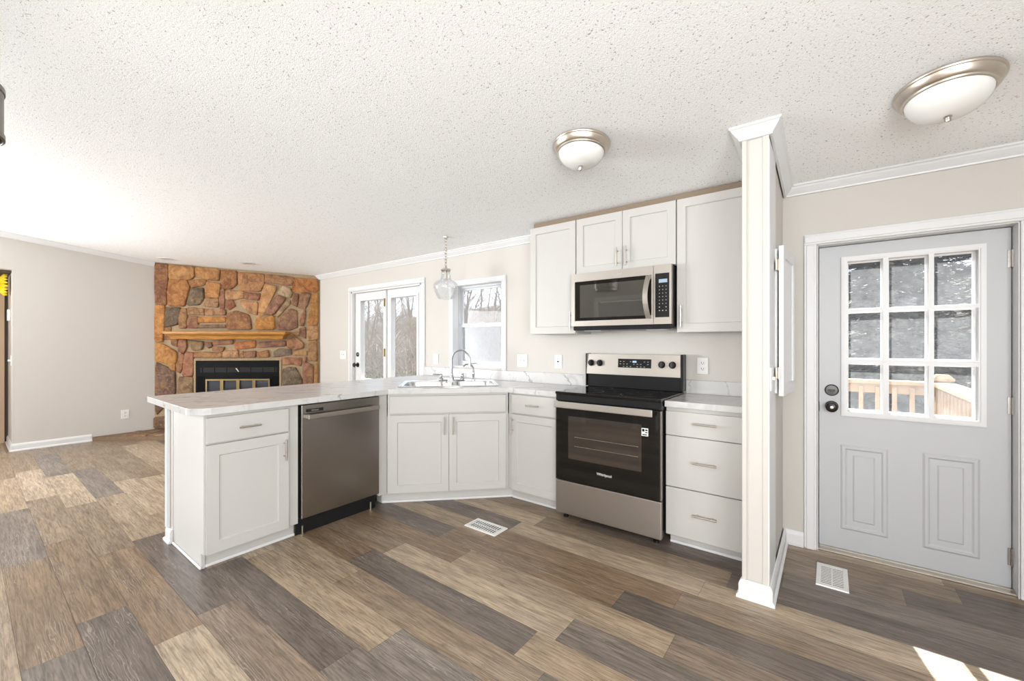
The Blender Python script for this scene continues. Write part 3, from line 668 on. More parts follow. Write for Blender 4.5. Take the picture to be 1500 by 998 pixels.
for col, P in STONES:
    area = sum(P[i][0]*P[(i+1) % len(P)][1]-P[(i+1) % len(P)][0]*P[i][1] for i in range(len(P)))
    if area < 0: P = P[::-1]
    P = [(min(max(x, .014), FL-.014), min(z, ztop(x)-.016)) for x, z in P]
    h = rs.uniform(.016, .034); tilt = (rs.uniform(-.05, .05), rs.uniform(-.05, .05)); cx = sum(p[0] for p in P)/len(P); cz = sum(p[1] for p in P)/len(P)
    lv = []
    for d, y in ((-.013, .004), (-.012, -h*.5), (-.008, -h*.85), (.002, -h), (.03, -h-.003)):
        Q = chaikin(inset(P, d)); lv.append([bm.verts.new((x, y+(tilt[0]*(x-cx)+tilt[1]*(z-cz) if y < 0 else 0)+(rs.uniform(-.003, .003) if y < -h*.9 else 0), z)) for x, z in Q])
    fs = []
    for ra, rb in zip(lv, lv[1:]):
        n_ = len(ra)
        for i in range(n_): fs.append(bm.faces.new((ra[i], ra[(i+1) % n_], rb[(i+1) % n_], rb[i])))
    fs.append(bm.faces.new(lv[-1]))
    j = rs.uniform(.94, 1.12)
    for f in fs:
        f.smooth = True
        for lp in f.loops: lp[lay] = (col[0]*j*.92+.02, col[1]*j*.98+.015, col[2]*j+.018, 1)
bmesh.ops.recalc_face_normals(bm, faces=bm.faces)
me = bpy.data.meshes.new('stone_facing'); bm.to_mesh(me); bm.free(); me.materials.append(M['stone'])
o = bpy.data.objects.new('stone_facing', me); COL.objects.link(o); o.parent = fp
# firebox insert
fb = MB(); fb.grid_hole(OX0+.012, OX1-.012, .05, OZ-.012, [(.70, 1.57, .12, .745)], -.006, .03); fb.box(OX0+.02, OX1-.02, .03, .33, .05, OZ-.02)
fbo = fb.build('firebox', 'firebox', fp)
g = MB(); g.box(OX0+.07, OX1-.05, -.008, -.002, .855, .925); g.build('vent_slot', 'black_matte', fbo)
g = MB()
for i in range(7): g.box(OX0+.1+i*.165, OX0+.106+i*.165, -.012, -.004, .855, .925)
g.build('vent_grille', 'firebox', fbo)
for s0 in (OX0+.03, OX1-.13):
    g = MB()
    for i in range(7): g.box(s0+i*.015, s0+.006+i*.015, -.010, -.004, .1, .80)
    g.build('side_grille', 'firebox', fbo)
em = MB(); em.box(-.007, .007, -.016, -.006, -.034, .034, .003)
e_ = em.build('emblem', 'nickel_light', fbo, (1.125, 0, .888)); e_.rotation_euler = (0, -.65, 0)
for i in range(4):
    s0 = .694+i*.2205; s1 = s0+.2185
    dl = MB(); dl.grid_hole(s0, s1, .11, .758, [(s0+.02, s1-.02, .13, .738)], -.018, -.004); p = dl.build('bifold_door', 'brass', fbo)
MB().box(.70, 1.57, .004, .010, .12, .745).build('glass', 'fire_glass', fbo)
# mortar rim around the firebox
MB().grid_hole(OX0-.014, OX1+.014, .05, OZ+.014, [(OX0+.012, OX1-.012, .05, OZ-.012)], -.012, .01).build('opening_rim', 'mortar', fp)
# mantel shelf
mt = thing('mantel_shelf', 'stained wooden mantel shelf with moulded underside on the stone fireplace', 'shelf', FP0, FA)
b = MB(); b.box(.235, 1.865, -.19, -.005, 1.408, 1.442, .005); b.build('shelf_board', 'mantel', mt)
b = MB()
ra = None
for (d, z) in ((.178, 1.408), (.176, 1.400), (.158, 1.394), (.135, 1.372), (.128, 1.345), (.120, 1.333)):
    e = .19-d
    r_ = b.ring([(.235+e, -d, z), (1.865-e, -d, z), (1.865-e, -.01, z), (.235+e, -.01, z)])
    if ra: b.bridge(ra, r_)
    else: b.bm.faces.new(r_)
    ra = r_
b.bm.faces.new(ra[::-1]); b.build('cove_moulding', 'mantel', mt)
# hearth
ht = thing('stone_hearth', 'low flat stone hearth slab in front of the fireplace', 'hearth', (0, 0, 0))
HF = [(-7.645, 1.035), (-6.85, 1.695), (-5.50, 2.90), (-5.36, 3.18)]
poly = HF+[(-5.99, 3.18), (-7.645, 1.68)]
MB().prism(poly, 0, .055).build('mortar_bed', 'hearth_mortar', ht)
b = MB()
hb_ = bmesh.new(); hl = hb_.loops.layers.float_color.new('tone')
d0 = Vector((-5.50+7.645, 2.90-1.035, 0)).normalized(); nrm = Vector((-d0.y, d0.x, 0))
cols = [(.30, .18, .10), (.36, .23, .12), (.26, .17, .11), (.40, .25, .12), (.28, .20, .14)]
for row, (v0, v1) in enumerate(((.0, .30), (.31, .60))):
    u = .03+row*.12+v0*.9
    while u < 2.6:
        L_ = rs.uniform(.25, .45); u1 = min(u+L_, 2.75)
        P = [(u, v0+rs.uniform(0, .012)), (u1-.014, v0+rs.uniform(0, .012)), (u1-.014+rs.uniform(-.02, .02), v1), (u+rs.uniform(-.02, .02), v1)]
        pts = [Vector((-7.645, 1.035, 0))+d0*x+nrm*y for x, y in P]
        pts = [p for p in pts]
        if all(p.x > -7.65 for p in pts):
            lo_ = [hb_.verts.new((p.x, p.y, .002)) for p in pts]; up_ = [hb_.verts.new((p.x, p.y, .066)) for p in pts]; ctrp = sum(pts, Vector())/4
            tp_ = [hb_.verts.new((p.x+(ctrp.x-p.x)*.05, p.y+(ctrp.y-p.y)*.05, .072)) for p in pts]; fs = []
            for A_, B_ in ((lo_, up_), (up_, tp_)):
                for i in range(4): fs.append(hb_.faces.new((A_[i], A_[(i+1) % 4], B_[(i+1) % 4], B_[i])))
            fs.append(hb_.faces.new(tp_)); cc = rs.choice(cols)
            for f in fs:
                for lp in f.loops: lp[hl] = (*cc, 1)
        u = u1
bmesh.ops.recalc_face_normals(hb_, faces=hb_.faces)
me = bpy.data.meshes.new('flagstones'); hb_.to_mesh(me); hb_.free(); me.materials.append(M['stone'])
o = bpy.data.objects.new('flagstones', me); COL.objects.link(o); o.parent = ht

# ------------------------------------------------------------------ cabinets
def bar_pull(parent, x, z, y, length, vertical):
    b = MB(); h = length/2; q = h*.62
    if vertical:
        b.tube([(x, y-.030, z-h), (x, y-.030, z+h)], .0055, 10)
        for s in (-q, q): b.tube([(x, y+.001, z+s), (x, y-.030, z+s)], .0045, 8)
    else:
        b.tube([(x-h, y-.030, z), (x+h, y-.030, z)], .0055, 10)
        for s in (-q, q): b.tube([(x+s, y+.001, z), (x+s, y-.030, z)], .0045, 8)
    return b.build('handle', 'nickel', parent, smooth=True)
def slab_front(parent, name, x0, x1, z0, z1, y=0.0, th=.02, pull=None):
    d = MB().box(x0, x1, y, y+th, z0, z1, .0025).build(name, 'cabinet', parent)
    if pull: bar_pull(d, (x0+x1)/2 + (pull[1] if len(pull) > 1 else 0), (z0+z1)/2+(pull[2] if len(pull) > 2 else 0), y, pull[0], False)
    return d
def shaker_door(parent, x0, x1, z0, z1, y=0.0, st=.058, handle=None, hl=.13):
    b = MB(); b.grid_hole(x0, x1, z0, z1, [(x0+st, x1-st, z0+st, z1-st)], y, y+.02)
    hole = [(x0+st, z0+st), (x1-st, z0+st), (x1-st, z1-st), (x0+st, z1-st)]; e = .005
    r0 = b.ring([(x, y+.0002, z) for x, z in hole])
    r1 = b.ring([(x+(e if x < (x0+x1)/2 else -e), y+.009, z+(e if z < (z0+z1)/2 else -e)) for x, z in hole]); b.bridge(r0, r1); b.bm.faces.new(r1)
    d = b.build('door', 'cabinet', parent)
    if handle: bar_pull(d, handle[0], handle[1], y, hl, True)
    return d
def carcass(parent, x0, x1, depth, z0, z1, name='body', y=.021):
    return MB().box(x0, x1, y, depth, z0, z1, .001).build(name, 'cabinet', parent)
def toe(parent, x0, x1, y, depth, z1=.09):
    b = MB(); b.box(x0, x1, y+.012, depth, 0, z1); o = b.build('toe_kick', 'toe', parent)
    MB().box(x0, x1, y, y+.013, 0, .018, .004).build('toe_moulding', 'trim', o); return o

BF = 2.705
# base cabinet between sink corner and range
c1 = thing('base_cabinet', 'narrow white base cabinet left of the range with one drawer over one door', 'cabinet', (-2.092, BF, 0))
carcass(c1, -.010, .490, .485, .09, .874); toe(c1, .0, .490, .052, .48)
slab_front(c1, 'drawer', .030, .472, .713, .862, pull=(.12,)); shaker_door(c1, .030, .472, .088, .702, handle=(.048, .615))
# drawer base right of the range
c2 = thing('base_cabinet', 'white base cabinet with three drawers right of the range', 'cabinet', (-.832, BF, 0))
carcass(c2, .002, .476, .485, .085, .874); toe(c2, .015, .476, .052, .48, .085)
for i, (z0, z1) in enumerate(((.699, .850), (.377, .695), (.070, .371))): slab_front(c2, 'drawer', .004, .470, z0, z1, pull=(.135, 0, [.012, .012, .01][i]))
# peninsula cabinet (front faces +x)
c3 = thing('base_cabinet', 'white base cabinet at the free end of the peninsula with one drawer and one door', 'cabinet', (-2.765, .818, 0), PI/2)
MB().prism([(.020, .09), (.058, .09), (.058, 0), (.566, 0), (.566, .874), (.020, .874)], 0, .018).xform(Matrix(((0, 0, 1, 0), (1, 0, 0, 0), (0, 1, 0, 0), (0, 0, 0, 1)))).build('end_panel', 'cabinet', c3)
carcass(c3, .019, .522, .566, .09, .874); toe(c3, .0185, .522, .058, .56)
MB().box(-.010, .0, .048, .566, 0, .016, .004).build('end_moulding', 'trim', c3)
slab_front(c3, 'drawer', .008, .455, .712, .858, pull=(.115, -.01)); shaker_door(c3, .008, .455, .092, .703, handle=(.425, .60), st=.062)
# diagonal sink base
c4 = thing('sink_base_cabinet', 'white diagonal sink cabinet with a false front over two doors', 'cabinet', (-2.765, 2.022, 0), PI/4)
W4 = .958
b = MB(); b.prism([(.0, .021), (W4, .021), (W4+.30, .33), (W4+.02, .62), (-.02, .62), (-.30, .33)], .09, .70); b.box(.0, W4, .021, .03, .70, .874); b.build('body', 'cabinet', c4)
b = MB(); b.prism([(-.055, .068), (W4+.055, .068), (W4+.1, .12), (-.1, .12)], 0, .09); tk = b.build('toe_kick', 'toe', c4)
MB().box(-.05, W4+.05, .055, .069, 0, .018, .004).build('toe_moulding', 'trim', tk)
slab_front(c4, 'false_front', .018, W4-.018, .720, .858); 
shaker_door(c4, .018, W4/2-.002, .095, .708, handle=(W4/2-.035, .62), hl=.14); shaker_door(c4, W4/2+.002, W4-.018, .095, .708, handle=(W4/2+.035, .62), hl=.14)
# filler stiles beside the dishwasher belong to the neighbours
f = MB(); f.box(-.064, .010, .017, .05, .09, .874, .002); f.build('filler_stile', 'cabinet', c4, rotz=PI/4)

# wall cabinets
UY = 2.93
def wall_cab(label, x0, x1, z0, z1, doors, mat=None):
    t = thing('wall_cabinet', label, 'cabinet', (x0, UY, z0))
    carcass(t, .001, x1-x0-.001, YW-UY-.001, 0, z1-z0)
    for (a, b_, h) in doors: shaker_door(t, a, b_, .003, z1-z0-.002, handle=h, hl=.14, st=.055)
    return t
wall_cab('tall white wall cabinet left of the microwave', -2.034, -1.592, 1.352, 2.250, [(.004, .437, (.405, .10))])
wall_cab('short white two-door wall cabinet above the microwave', -1.590, -.828, 1.812, 2.250, [(.003, .379, (.345, .10)), (.383, .759, (.415, .10))])
wall_cab('tall white wall cabinet right of the microwave against the pier wall', -.826, -.356, 1.350, 2.250, [(.004, .466, (.035, .11))])
struct(MB().box(-2.0, -.36, UY+.012, UY+.032, 2.2505, 2.288).build('trim_8', 'filler'), 'taupe filler strip between the wall cabinets and the ceiling', 'trim')

# ------------------------------------------------------------------ counters
def counter(name, label, poly, z0, z1, hole=None, bev=.004):
    bm = bmesh.new()
    if hole is None:
        a = [bm.verts.new((x, y, z1)) for x, y in poly]; f = bm.faces.new(a)
        faces = [f]
    else:
        oe = [bm.verts.new((x, y, z1)) for x, y in poly]; ie = [bm.verts.new((x, y, z1)) for x, y in hole]
        E_ = [bm.edges.new((oe[i], oe[(i+1) % len(oe)])) for i in range(len(oe))]+[bm.edges.new((ie[i], ie[(i+1) % len(ie)])) for i in range(len(ie))]
        faces = bmesh.ops.triangle_fill(bm, edges=E_, use_beauty=True)['geom']; faces = [f for f in faces if isinstance(f, bmesh.types.BMFace)]
    r = bmesh.ops.extrude_face_region(bm, geom=faces); vv = [v for v in r['geom'] if isinstance(v, bmesh.types.BMVert)]
    bmesh.ops.translate(bm, vec=(0, 0, z0-z1), verts=vv)
    bmesh.ops.recalc_face_normals(bm, faces=bm.faces)
    me = bpy.data.meshes.new(name); bm.to_mesh(me); bm.free(); me.materials.append(M['marble'])
    o = bpy.data.objects.new(name, me); COL.objects.link(o)
    bv = o.modifiers.new('bevel', 'BEVEL'); bv.width = bev; bv.segments = 2; bv.limit_method = 'ANGLE'; bv.angle_limit = math.radians(50)
    return tag(o, label, 'countertop')
CT, CB = .915, .8755
def arc(cx, cy, r, a0, a1, n=8): return [(cx+r*math.cos(a0+(a1-a0)*i/n), cy+r*math.sin(a0+(a1-a0)*i/n)) for i in range(n+1)]
poly = [(-3.70, .765)]+arc(-2.86, .865, .112, -PI/2+.05, 0)+[(-2.748, 2.018), (-2.081, 2.685), (-1.606, 2.685), (-1.606, YW-.002), (-3.70, YW-.002)]
# sink placing: local frame along the diagonal
SO = Vector((-2.765, 2.022, 0)); SX = Vector((1, 1, 0)).normalized(); SY = Vector((-1, 1, 0)).normalized()
def sk(x, y): p = SO+SX*x+SY*y; return (p.x, p.y)
sx0, sx1, sy0, sy1 = .06, .898, .135, .695
hole = [sk(sx0+.02, sy0+.02), sk(sx1-.02, sy0+.02), sk(sx1-.02, sy1-.02), sk(sx0+.02, sy1-.02)]
ct = counter('countertop', 'white marble-look laminate countertop along the peninsula, sink corner and left of range', poly, CB, CT, hole)
MB().box(-3.665, -1.606, YW-.021, YW-.001, CT-.001, 1.012, .004).build('backsplash', 'marble', ct)
ct2 = counter('countertop', 'short marble-look laminate countertop right of the range', [(-.830, 2.685), (-.356, 2.685), (-.356, YW-.002), (-.830, YW-.002)], CB, CT)
MB().box(-.830, -.356, YW-.021, YW-.001, CT-.001, 1.012, .004).build('backsplash', 'marble', ct2)

# sink: two bowls in one stainless rim
sinkt = thing('kitchen_sink', 'stainless double-bowl drop-in sink set diagonally in the corner counter', 'sink', (SO.x, SO.y, CT), PI/4)
def rrect(x0, x1, y0, y1, r, n=6):
    return arc(x1-r, y1-r, r, 0, PI/2, n)+arc(x0+r, y1-r, r, PI/2, PI, n)+arc(x0+r, y0+r, r, PI, 1.5*PI, n)+arc(x1-r, y0+r, r, 1.5*PI, 2*PI, n)
b = MB()
bowls = [(sx0+.035, (sx0+sx1)/2-.018), ((sx0+sx1)/2+.018, sx1-.035)]
bm = b.bm
outer = rrect(sx0, sx1, sy0, sy1, .03); ov = [bm.verts.new((x, y, .006)) for x, y in outer]; ob = [bm.verts.new((x+(.004 if x > .5 else -.004), y+(.004 if y > .4 else -.004), .0005)) for x, y in outer]
E_ = [bm.edges.new((ov[i], ov[(i+1) % len(ov)])) for i in range(len(ov))]; inner = []
for bx0, bx1 in bowls:
    P = rrect(bx0, bx1, sy0+.035, sy1-.105, .085); iv = [bm.verts.new((x, y, .005)) for x, y in P]; inner.append((iv, P))
    E_ += [bm.edges.new((iv[i], iv[(i+1) % len(iv)])) for i in range(len(iv))]
bmesh.ops.triangle_fill(bm, edges=E_, use_beauty=True)
b.bridge(ov, ob)
for iv, P in inner:
    cx = sum(p[0] for p in P)/len(P); cy = sum(p[1] for p in P)/len(P); last = iv
    for k, z in ((.985, -.004), (.96, -.03), (.93, -.15), (.86, -.172), (.3, -.178), (.10, -.18)):
        rg = b.ring([(cx+(x-cx)*k, cy+(y-cy)*k, z) for x, y in P]); b.bridge(last, rg); last = rg
    bm.faces.new(last)
so = b.build('basin', 'sink', sinkt, smooth=True)
for bx0, bx1 in bowls: MB().lathe([(.045, -.1775), (.042, -.174), (.012, -.1755), (.001, -.1755)], 20, ((bx0+bx1)/2, (sy0+sy1)/2-.035, 0)).build('drain', 'chrome', sinkt)
# main faucet
FX, FY = .4775+.02, sy1-.052
ft = thing('kitchen_faucet', 'chrome gooseneck kitchen faucet with two lever handles behind the sink', 'faucet', (*sk(FX, FY), CT+.006), PI/4)
MB().box(-.125, .125, -.027, .027, 0, .012, .008, 3).build('base_plate', 'chrome', ft, smooth=True)
pts = [(0, 0, .012), (0, 0, .05), (0, 0, .195)]
gx = .035; Rg = .088
for i in range(1, 15):
    a_ = PI-i/14*PI*.97; pts.append(((Rg+Rg*math.cos(a_))*.95, -(Rg+Rg*math.cos(a_))*.55, .195+.095*math.sin(a_)))
e0 = Vector(pts[-1]); pts += [tuple(e0+Vector((.001, -.001, -.02))), tuple(e0+Vector((.001, -.001, -.045)))]
b = MB(); b.tube(pts, .0105, 14); b.lathe([(.022, .010), (.021, .03), (.014, .045), (.0125, .06)], 20); b.build('gooseneck', 'chrome', ft, smooth=True)
b = MB(); b.tube([pts[-2], (pts[-1][0], pts[-1][1], pts[-1][2]-.022)], .0135, 14); b.build('spout_tip', 'chrome', ft, smooth=True)
for s in (-1, 1):
    b = MB(); b.lathe([(.021, .010), (.020, .022), (.012, .032), (.016, .042), (.013, .056), (.006, .066), (.001, .067)], 18, (s*.1, 0, 0))
    L = (-.075, -.02) if s < 0 else (.02, .06)
    b.tube([(s*.1, 0, .056), (s*.1+L[0]*.5, L[1]*.5, .060), (s*.1+L[0], L[1], .062)], [.006, .0055, .0045], 10); b.build('lever_handle', 'chrome', ft, smooth=True)
# small filtered-water tap
wt = thing('water_filter_tap', 'small chrome filtered-water tap with a curved spout right of the gooseneck faucet', 'faucet', (*sk(FX+.205, FY), CT+.006), PI/4)
b = MB(); b.lathe([(.020, 0), (.019, .008), (.012, .014), (.012, .05), (.014, .055), (.014, .075), (.010, .085)], 18)
pp = [(0, 0, .08), (0, 0, .105)]
for i in range(1, 9): a_ = i/8*PI*.62; pp.append((-.055+.055*math.cos(a_), -(.055-.055*math.cos(a_))*.35, .105+.05*math.sin(a_)))
pp.append((pp[-1][0]-.022, pp[-1][1]-.008, pp[-1][2]-.016)); b.tube(pp, .0085, 12); b.build('spout', 'chrome', wt, smooth=True)
b = MB(); b.tube([(-.02, 0, .158), (.035, .01, .166)], [.006, .0045], 10); b.tube([(-.012, 0, .145), (-.012, 0, .16)], .006, 10); b.build('lever', 'chrome', wt, smooth=True)

# ------------------------------------------------------------------ dishwasher
dw = thing('dishwasher', 'stainless steel dishwasher between the peninsula cabinet and the sink cabinet', 'dishwasher', (-2.765, 1.346, 0), PI/2)
MB().box(.004, .600, .03, .56, .115, .868).build('tub', 'black_matte', dw)
dd = MB().box(.006, .602, -.002, .028, .118, .868, .004, 2).build('door', 'steel_dark', dw)
MB().box(.03, .575, -.050, -.038, .775, .806, .004, 2).build('handle', 'steel', dd)
for x0 in (.035, .545): MB().box(x0, x0+.025, -.042, -.001, .779, .802, .002).build('handle_mount', 'steel', dd)
b = MB(); b.box(.035, .155, -.0032, -.001, .818, .838, .001); b.build('vent_label', 'bronze', dd)
text_mesh('badge', 'Whirlpool', .012, 'text_grey', dd, (.095, -.0036, .828), (PI/2, 0, 0))
tk = MB().box(-.012, .602, .050, .07, .002, .118, .002).build('toe_panel', 'black', dw)
for x in (.03, .55): MB().lathe([(.014, 0), (.014, .008), (.006, .010), (.006, .06)], 12, (x, .035, 0), capa=True, capb=True).build('levelling_leg', 'nickel', dw)

# ------------------------------------------------------------------ range
RX0, RX1 = -1.599, -.836
rg = thing('electric_range', 'stainless electric range with black glass oven door and smooth cooktop', 'range', (RX0, 2.65, 0)); RW = RX1-RX0
MB().box(.003, RW-.003, .012, .535, .045, .908).build('body', 'black', rg)
b = MB(); b.box(.0, RW, -.012, .016, .045, .282, .004, 2); b.build('storage_drawer', 'steel', rg)
od = MB().box(.0, RW, -.014, .014, .287, .852, .004, 2).build('oven_door', 'black_glass', rg)
MB().box(-.001, .006, -.0145, .012, .29, .85, .001).build('door_edge', 'steel_dark', od); MB().box(RW-.006, RW+.001, -.0145, .012, .29, .85, .001).build('door_edge', 'steel_dark', od)
MB().box(.105, .640, -.0155, -.0135, .45, .755, .0005).build('oven_window_border', 'oven_window', od)
ow = MB().box(.150, .625, -.0165, -.0150, .500, .748, .0005).build('oven_window', 'oven_window', od)
b = MB()
for z in (.545, .61): b.tube([(.155, -.0170, z), (.62, -.0170, z)], .0012, 6)
b.build('oven_rack', 'nickel', ow)
text_mesh('brand_lettering', 'Whirlpool', .026, 'text_light', od, (.382, -.0150, .381), (PI/2, 0, 0))
st_ = MB().box(.640, .683, -.0152, -.0138, .685, .735, .0003).build('energy_sticker', 'text_light', od)
b = MB(); b.box(.644, .660, -.0158, -.0150, .713, .730); b.box(.664, .679, -.0158, -.0150, .705, .712); b.box(.664, .679, -.0158, -.0150, .718, .728); b.box(.646, .676, -.0158, -.0150, .690, .697); b.build('sticker_print', 'black', st_)
h = MB(); h.box(.012, .725, -.066, -.052, .815, .862, .005, 3); ho = h.build('oven_handle', 'steel', od)
for x0 in (.018, .692): MB().box(x0, x0+.027, -.056, -.012, .825, .852, .003).build('handle_mount', 'steel_dark', od)
b = MB(); b.box(.0, RW, -.012, .03, .858, .908, .004)
for i in range(12): b.box(.05+i*.056, .09+i*.056, -.0135, -.010, .862, .868, .001)
b.build('front_vent_rail', 'black', rg)
ck = MB().box(-.002, RW+.002, -.02, .495, .906, .926, .006, 3).build('cooktop', 'black_glass', rg)
for x, y, r in ((.20, .13, .105), (.56, .13, .115), (.20, .36, .08), (.56, .36, .09)):
    MB().lathe([(r, .9262), (r-.002, .9264), (r-.004, .9262)], 40, (x, y, 0)).build('burner_ring', 'bronze', ck)
b = MB(); b.box(.012, RW-.012, .470, .535, .925, 1.035, .004); b.build('backguard_riser', 'black', rg)
# control panel, slightly tilted
bgd = MB(); Q = [(.455, 1.030), (.468, 1.190), (.54, 1.190), (.54, 1.030)]
a_ = bgd.ring([(.010, y, z) for y, z in Q]); c_ = bgd.ring([(RW-.012, y, z) for y, z in Q]); bgd.bridge(a_, c_); bgd.bm.faces.new(a_[::-1]); bgd.bm.faces.new(c_)
bg_ = bgd.build('control_panel', 'steel', rg)
for x0, x1 in ((.002, .010), (RW-.012, RW+.006)): MB().box(x0, x1, .453, .54, .93, 1.195, .003).build('end_cap', 'black', rg)
TA = math.atan2(.013, .16)
def on_panel(z): return .455+(z-1.03)*.013/.16
dp = MB().box(-.130, .130, -.003, .004, -.034, .034, .001).build('display_panel', 'black', bg_, (.41, on_panel(1.122), 1.122)); dp.rotation_euler = (-TA, 0, 0)
MB().box(-.012, .018, -.0045, -.002, .006, .020).build('clock_digits', 'led', dp)
b = MB()
for i in range(9):
    for k in range(3):
        if (i*7+k*3) % 4 != 0 and not (3 < i < 6 and k == 2): b.box(-.115+i*.027, -.104+i*.027, -.0040, -.002, -.026+k*.019, -.0235+k*.019)
b.build('button_marks', 'text_grey', dp)
for x in (.050, .125, .618, .695):
    k = thing('control_knob', '', '', (x, on_panel(1.118), 1.118)); del k['label'], k['category']; k.parent = bg_; k.rotation_euler = (-TA, 0, 0)
    MB().lathe([(.026, .0), (.026, -.006), (.022, -.010), (.021, -.020), (.019, -.023), (.001, -.024)], 24, axis='y').build('knob_body', 'black', k, smooth=True)
    MB().box(-.006, .006, -.034, -.02, -.021, .021, .003, 2).build('knob_grip', 'black', k)
    mk = MB()
    for j in range(9): a2 = PI*1.25-j*PI*1.5/8; mk.box(.034*math.cos(a2)-.0012, .034*math.cos(a2)+.0012, -.0012, .0005, .034*math.sin(a2)-.0012, .034*math.sin(a2)+.0012)
    mk.build('dial_marks', 'bronze', k)
for x, y in ((.05, .05), (RW-.05, .05), (.05, .48), (RW-.05, .48)): MB().lathe([(.018, 0), (.018, .012), (.010, .014), (.010, .046)], 14, (x, y, 0), capa=True).build('levelling_foot', 'black', rg)

# ------------------------------------------------------------------ microwave
mw = thing('microwave_oven', 'stainless over-the-range microwave hung below the short wall cabinet', 'microwave', (-1.594, 2.86, 1.385)); MWW = .760; MH = .424
MB().box(.0, MWW, .034, YW-2.86-.002, .0, MH, .002).build('case', 'black', mw)
b = MB(); b.grid_hole(.0, .634, .022, MH, [(.030, .622, .062, .362)], .0, .035); md = b.build('door', 'steel', mw)
MB().box(.022, .628, .006, .032, .058, .366, .001).build('glass_border', 'black_glass', md)
MB().box(.072, .575, .0035, .008, .085, .335, .001).build('window', 'mw_window', md)
b = MB(); Hh = []
for i in range(13):
    t_ = i/12; z = .062+t_*.295; Hh.append((.606-.0*t_, -.016-.036*math.sin(PI*t_), z))
ra = None
for (x, y, z) in Hh:
    xc = x-.012*math.sin(PI*(z-.062)/.295)
    r_ = b.ring([(xc-.017, y, z), (xc+.017, y, z), (xc+.015, y+.012, z), (xc-.015, y+.012, z)])
    if ra: b.bridge(ra, r_)
    else: b.bm.faces.new(r_[::-1])
    ra = r_
b.bm.faces.new(ra); b.box(.592, .62, -.012, .01, .065, .085, .002); b.box(.592, .62, -.012, .01, .335, .355, .002); b.build('handle', 'steel', md)
b = MB(); b.grid_hole(.637, .756, .022, MH, [(.648, .742, .068, .366)], .0, .035); cp = b.build('control_frame', 'steel', mw)
kp = MB().box(.646, .744, .002, .03, .066, .368, .001).build('keypad', 'black', cp)
MB().box(.672, .728, .0008, .003, .302, .326).build('display', 'lcd', kp)
b = MB()
for r_ in range(8):
    for q in range(3):
        if r_ in (6,) and q == 1: continue
        z = .278-r_*.0235; x = .676+q*.022; wd = .004 if r_ < 6 else .007
        b.box(x-wd/2, x+wd/2, .0012, .003, z-.0025, z+.0025)
b.build('key_marks', 'text_grey', kp)
text_mesh('badge', 'Whirlpool', .018, 'text_grey', md, (.37, -.0006, .393), (PI/2, 0, 0))
b = MB(); b.box(.01, MWW-.005, .012, YW-2.86-.01, -.010, .022, .004); b.build('bottom_grille', 'black', mw)
for x0 in (.06, .55): MB().box(x0, x0+.14, .10, .22, -.014, -.009).build('grease_filter', 'alu', mw)

# ------------------------------------------------------------------ wall plates
def wall_plate(label, name, x, z, w_, h_, kind, loc=None, rot=0):
    t = thing(name, label, 'outlet' if kind != 'switch' else 'switch', loc or (x, YW, z), rot)
    MB().box(-w_/2, w_/2, -.007, -.0, -h_/2, h_/2, .003, 2).build('cover_plate', 'white_plastic', t)
    if kind == 'duplex':
        for s in (-1, 1):
            f = MB().box(-.017, .017, -.010, -.006, s*.021-.014, s*.021+.014, .004, 2).build('receptacle', 'white_plastic', t)
            q = MB(); q.box(-.008, -.005, -.0106, -.009, s*.021-.004, s*.021+.007); q.box(.005, .008, -.0106, -.009, s*.021-.004, s*.021+.006); q.box(-.0025, .0025, -.0106, -.009, s*.021-.010, s*.021-.006); q.build('slots', 'dark_slot', f)
    elif kind == 'gfci':
        f = MB().box(-.017, .017, -.010, -.006, -.034, .034, .002).build('receptacle', 'white_plastic', t)
        q = MB()
        for s in (-1, 1): q.box(-.008, -.005, -.0106, -.009, s*.021-.004, s*.021+.006); q.box(.005, .008, -.0106, -.009, s*.021-.004, s*.021+.006)
        q.box(-.010, .010, -.0106, -.009, -.006, .006); q.build('slots', 'dark_slot', f)
    else:
        for dx in ([-.023, .023] if kind == 'double' else [0]):
            f = MB().box(dx-.006, dx+.006, -.020, -.006, -.004, .012, .002).build('toggle', 'white_plastic', t)
    return t
wall_plate('white double switch plate between window and wall cabinet', 'light_switch', -2.305, 1.112, .118, .118, 'double')
wall_plate('white outlet on the wall left of the range', 'wall_outlet', -1.912, 1.115, .075, .120, 'gfci')
wall_plate('white duplex outlet on the wall right of the range', 'wall_outlet', -.720, 1.115, .075, .118, 'duplex')
wall_plate('white switch plate between the fireplace and the patio door', 'light_switch', -5.36, 1.115, .15, .115, 'double')
wall_plate('white outlet between the patio door and the window, behind the sink', 'wall_outlet', -3.49, 1.10, .075, .118, 'duplex')
wall_plate('white duplex outlet low on the left wall', 'wall_outlet', 0, 0, .085, .122, 'duplex', (XL, 1.352, .307), PI/2)
wall_plate('white switch plate on the side of the pier wall below the panel', 'light_switch', 0, 0, .07, .115, 'switch', (PX1, 2.42, 1.10), PI/2)

# panel cover on the pier wall
t = thing('wall_panel_door', 'white framed cabinet door hung on the pier wall beside the entry', 'panel', (PX1, 2.60, 1.0), PI/2)
MB().box(.02, .38, -.012, .0, .01, .78, .001).build('back_box', 'trim', t)
b = MB(); b.grid_hole(.0, .39, .0, .79, [(.06, .33, .06, .73)], -.042, -.020); b.box(.05, .34, -.034, -.026, .05, .74); pdn = b.build('door', 'trim', t, rotz=math.radians(-4))
for z in (.12, .69): 
    b = MB(); b.tube([(.002, -.018, z-.03), (.002, -.018, z+.03)], .006, 8); b.box(-.02, .004, -.016, -.006, z-.03, z+.03, .002); b.build('hinge', 'nickel', t)

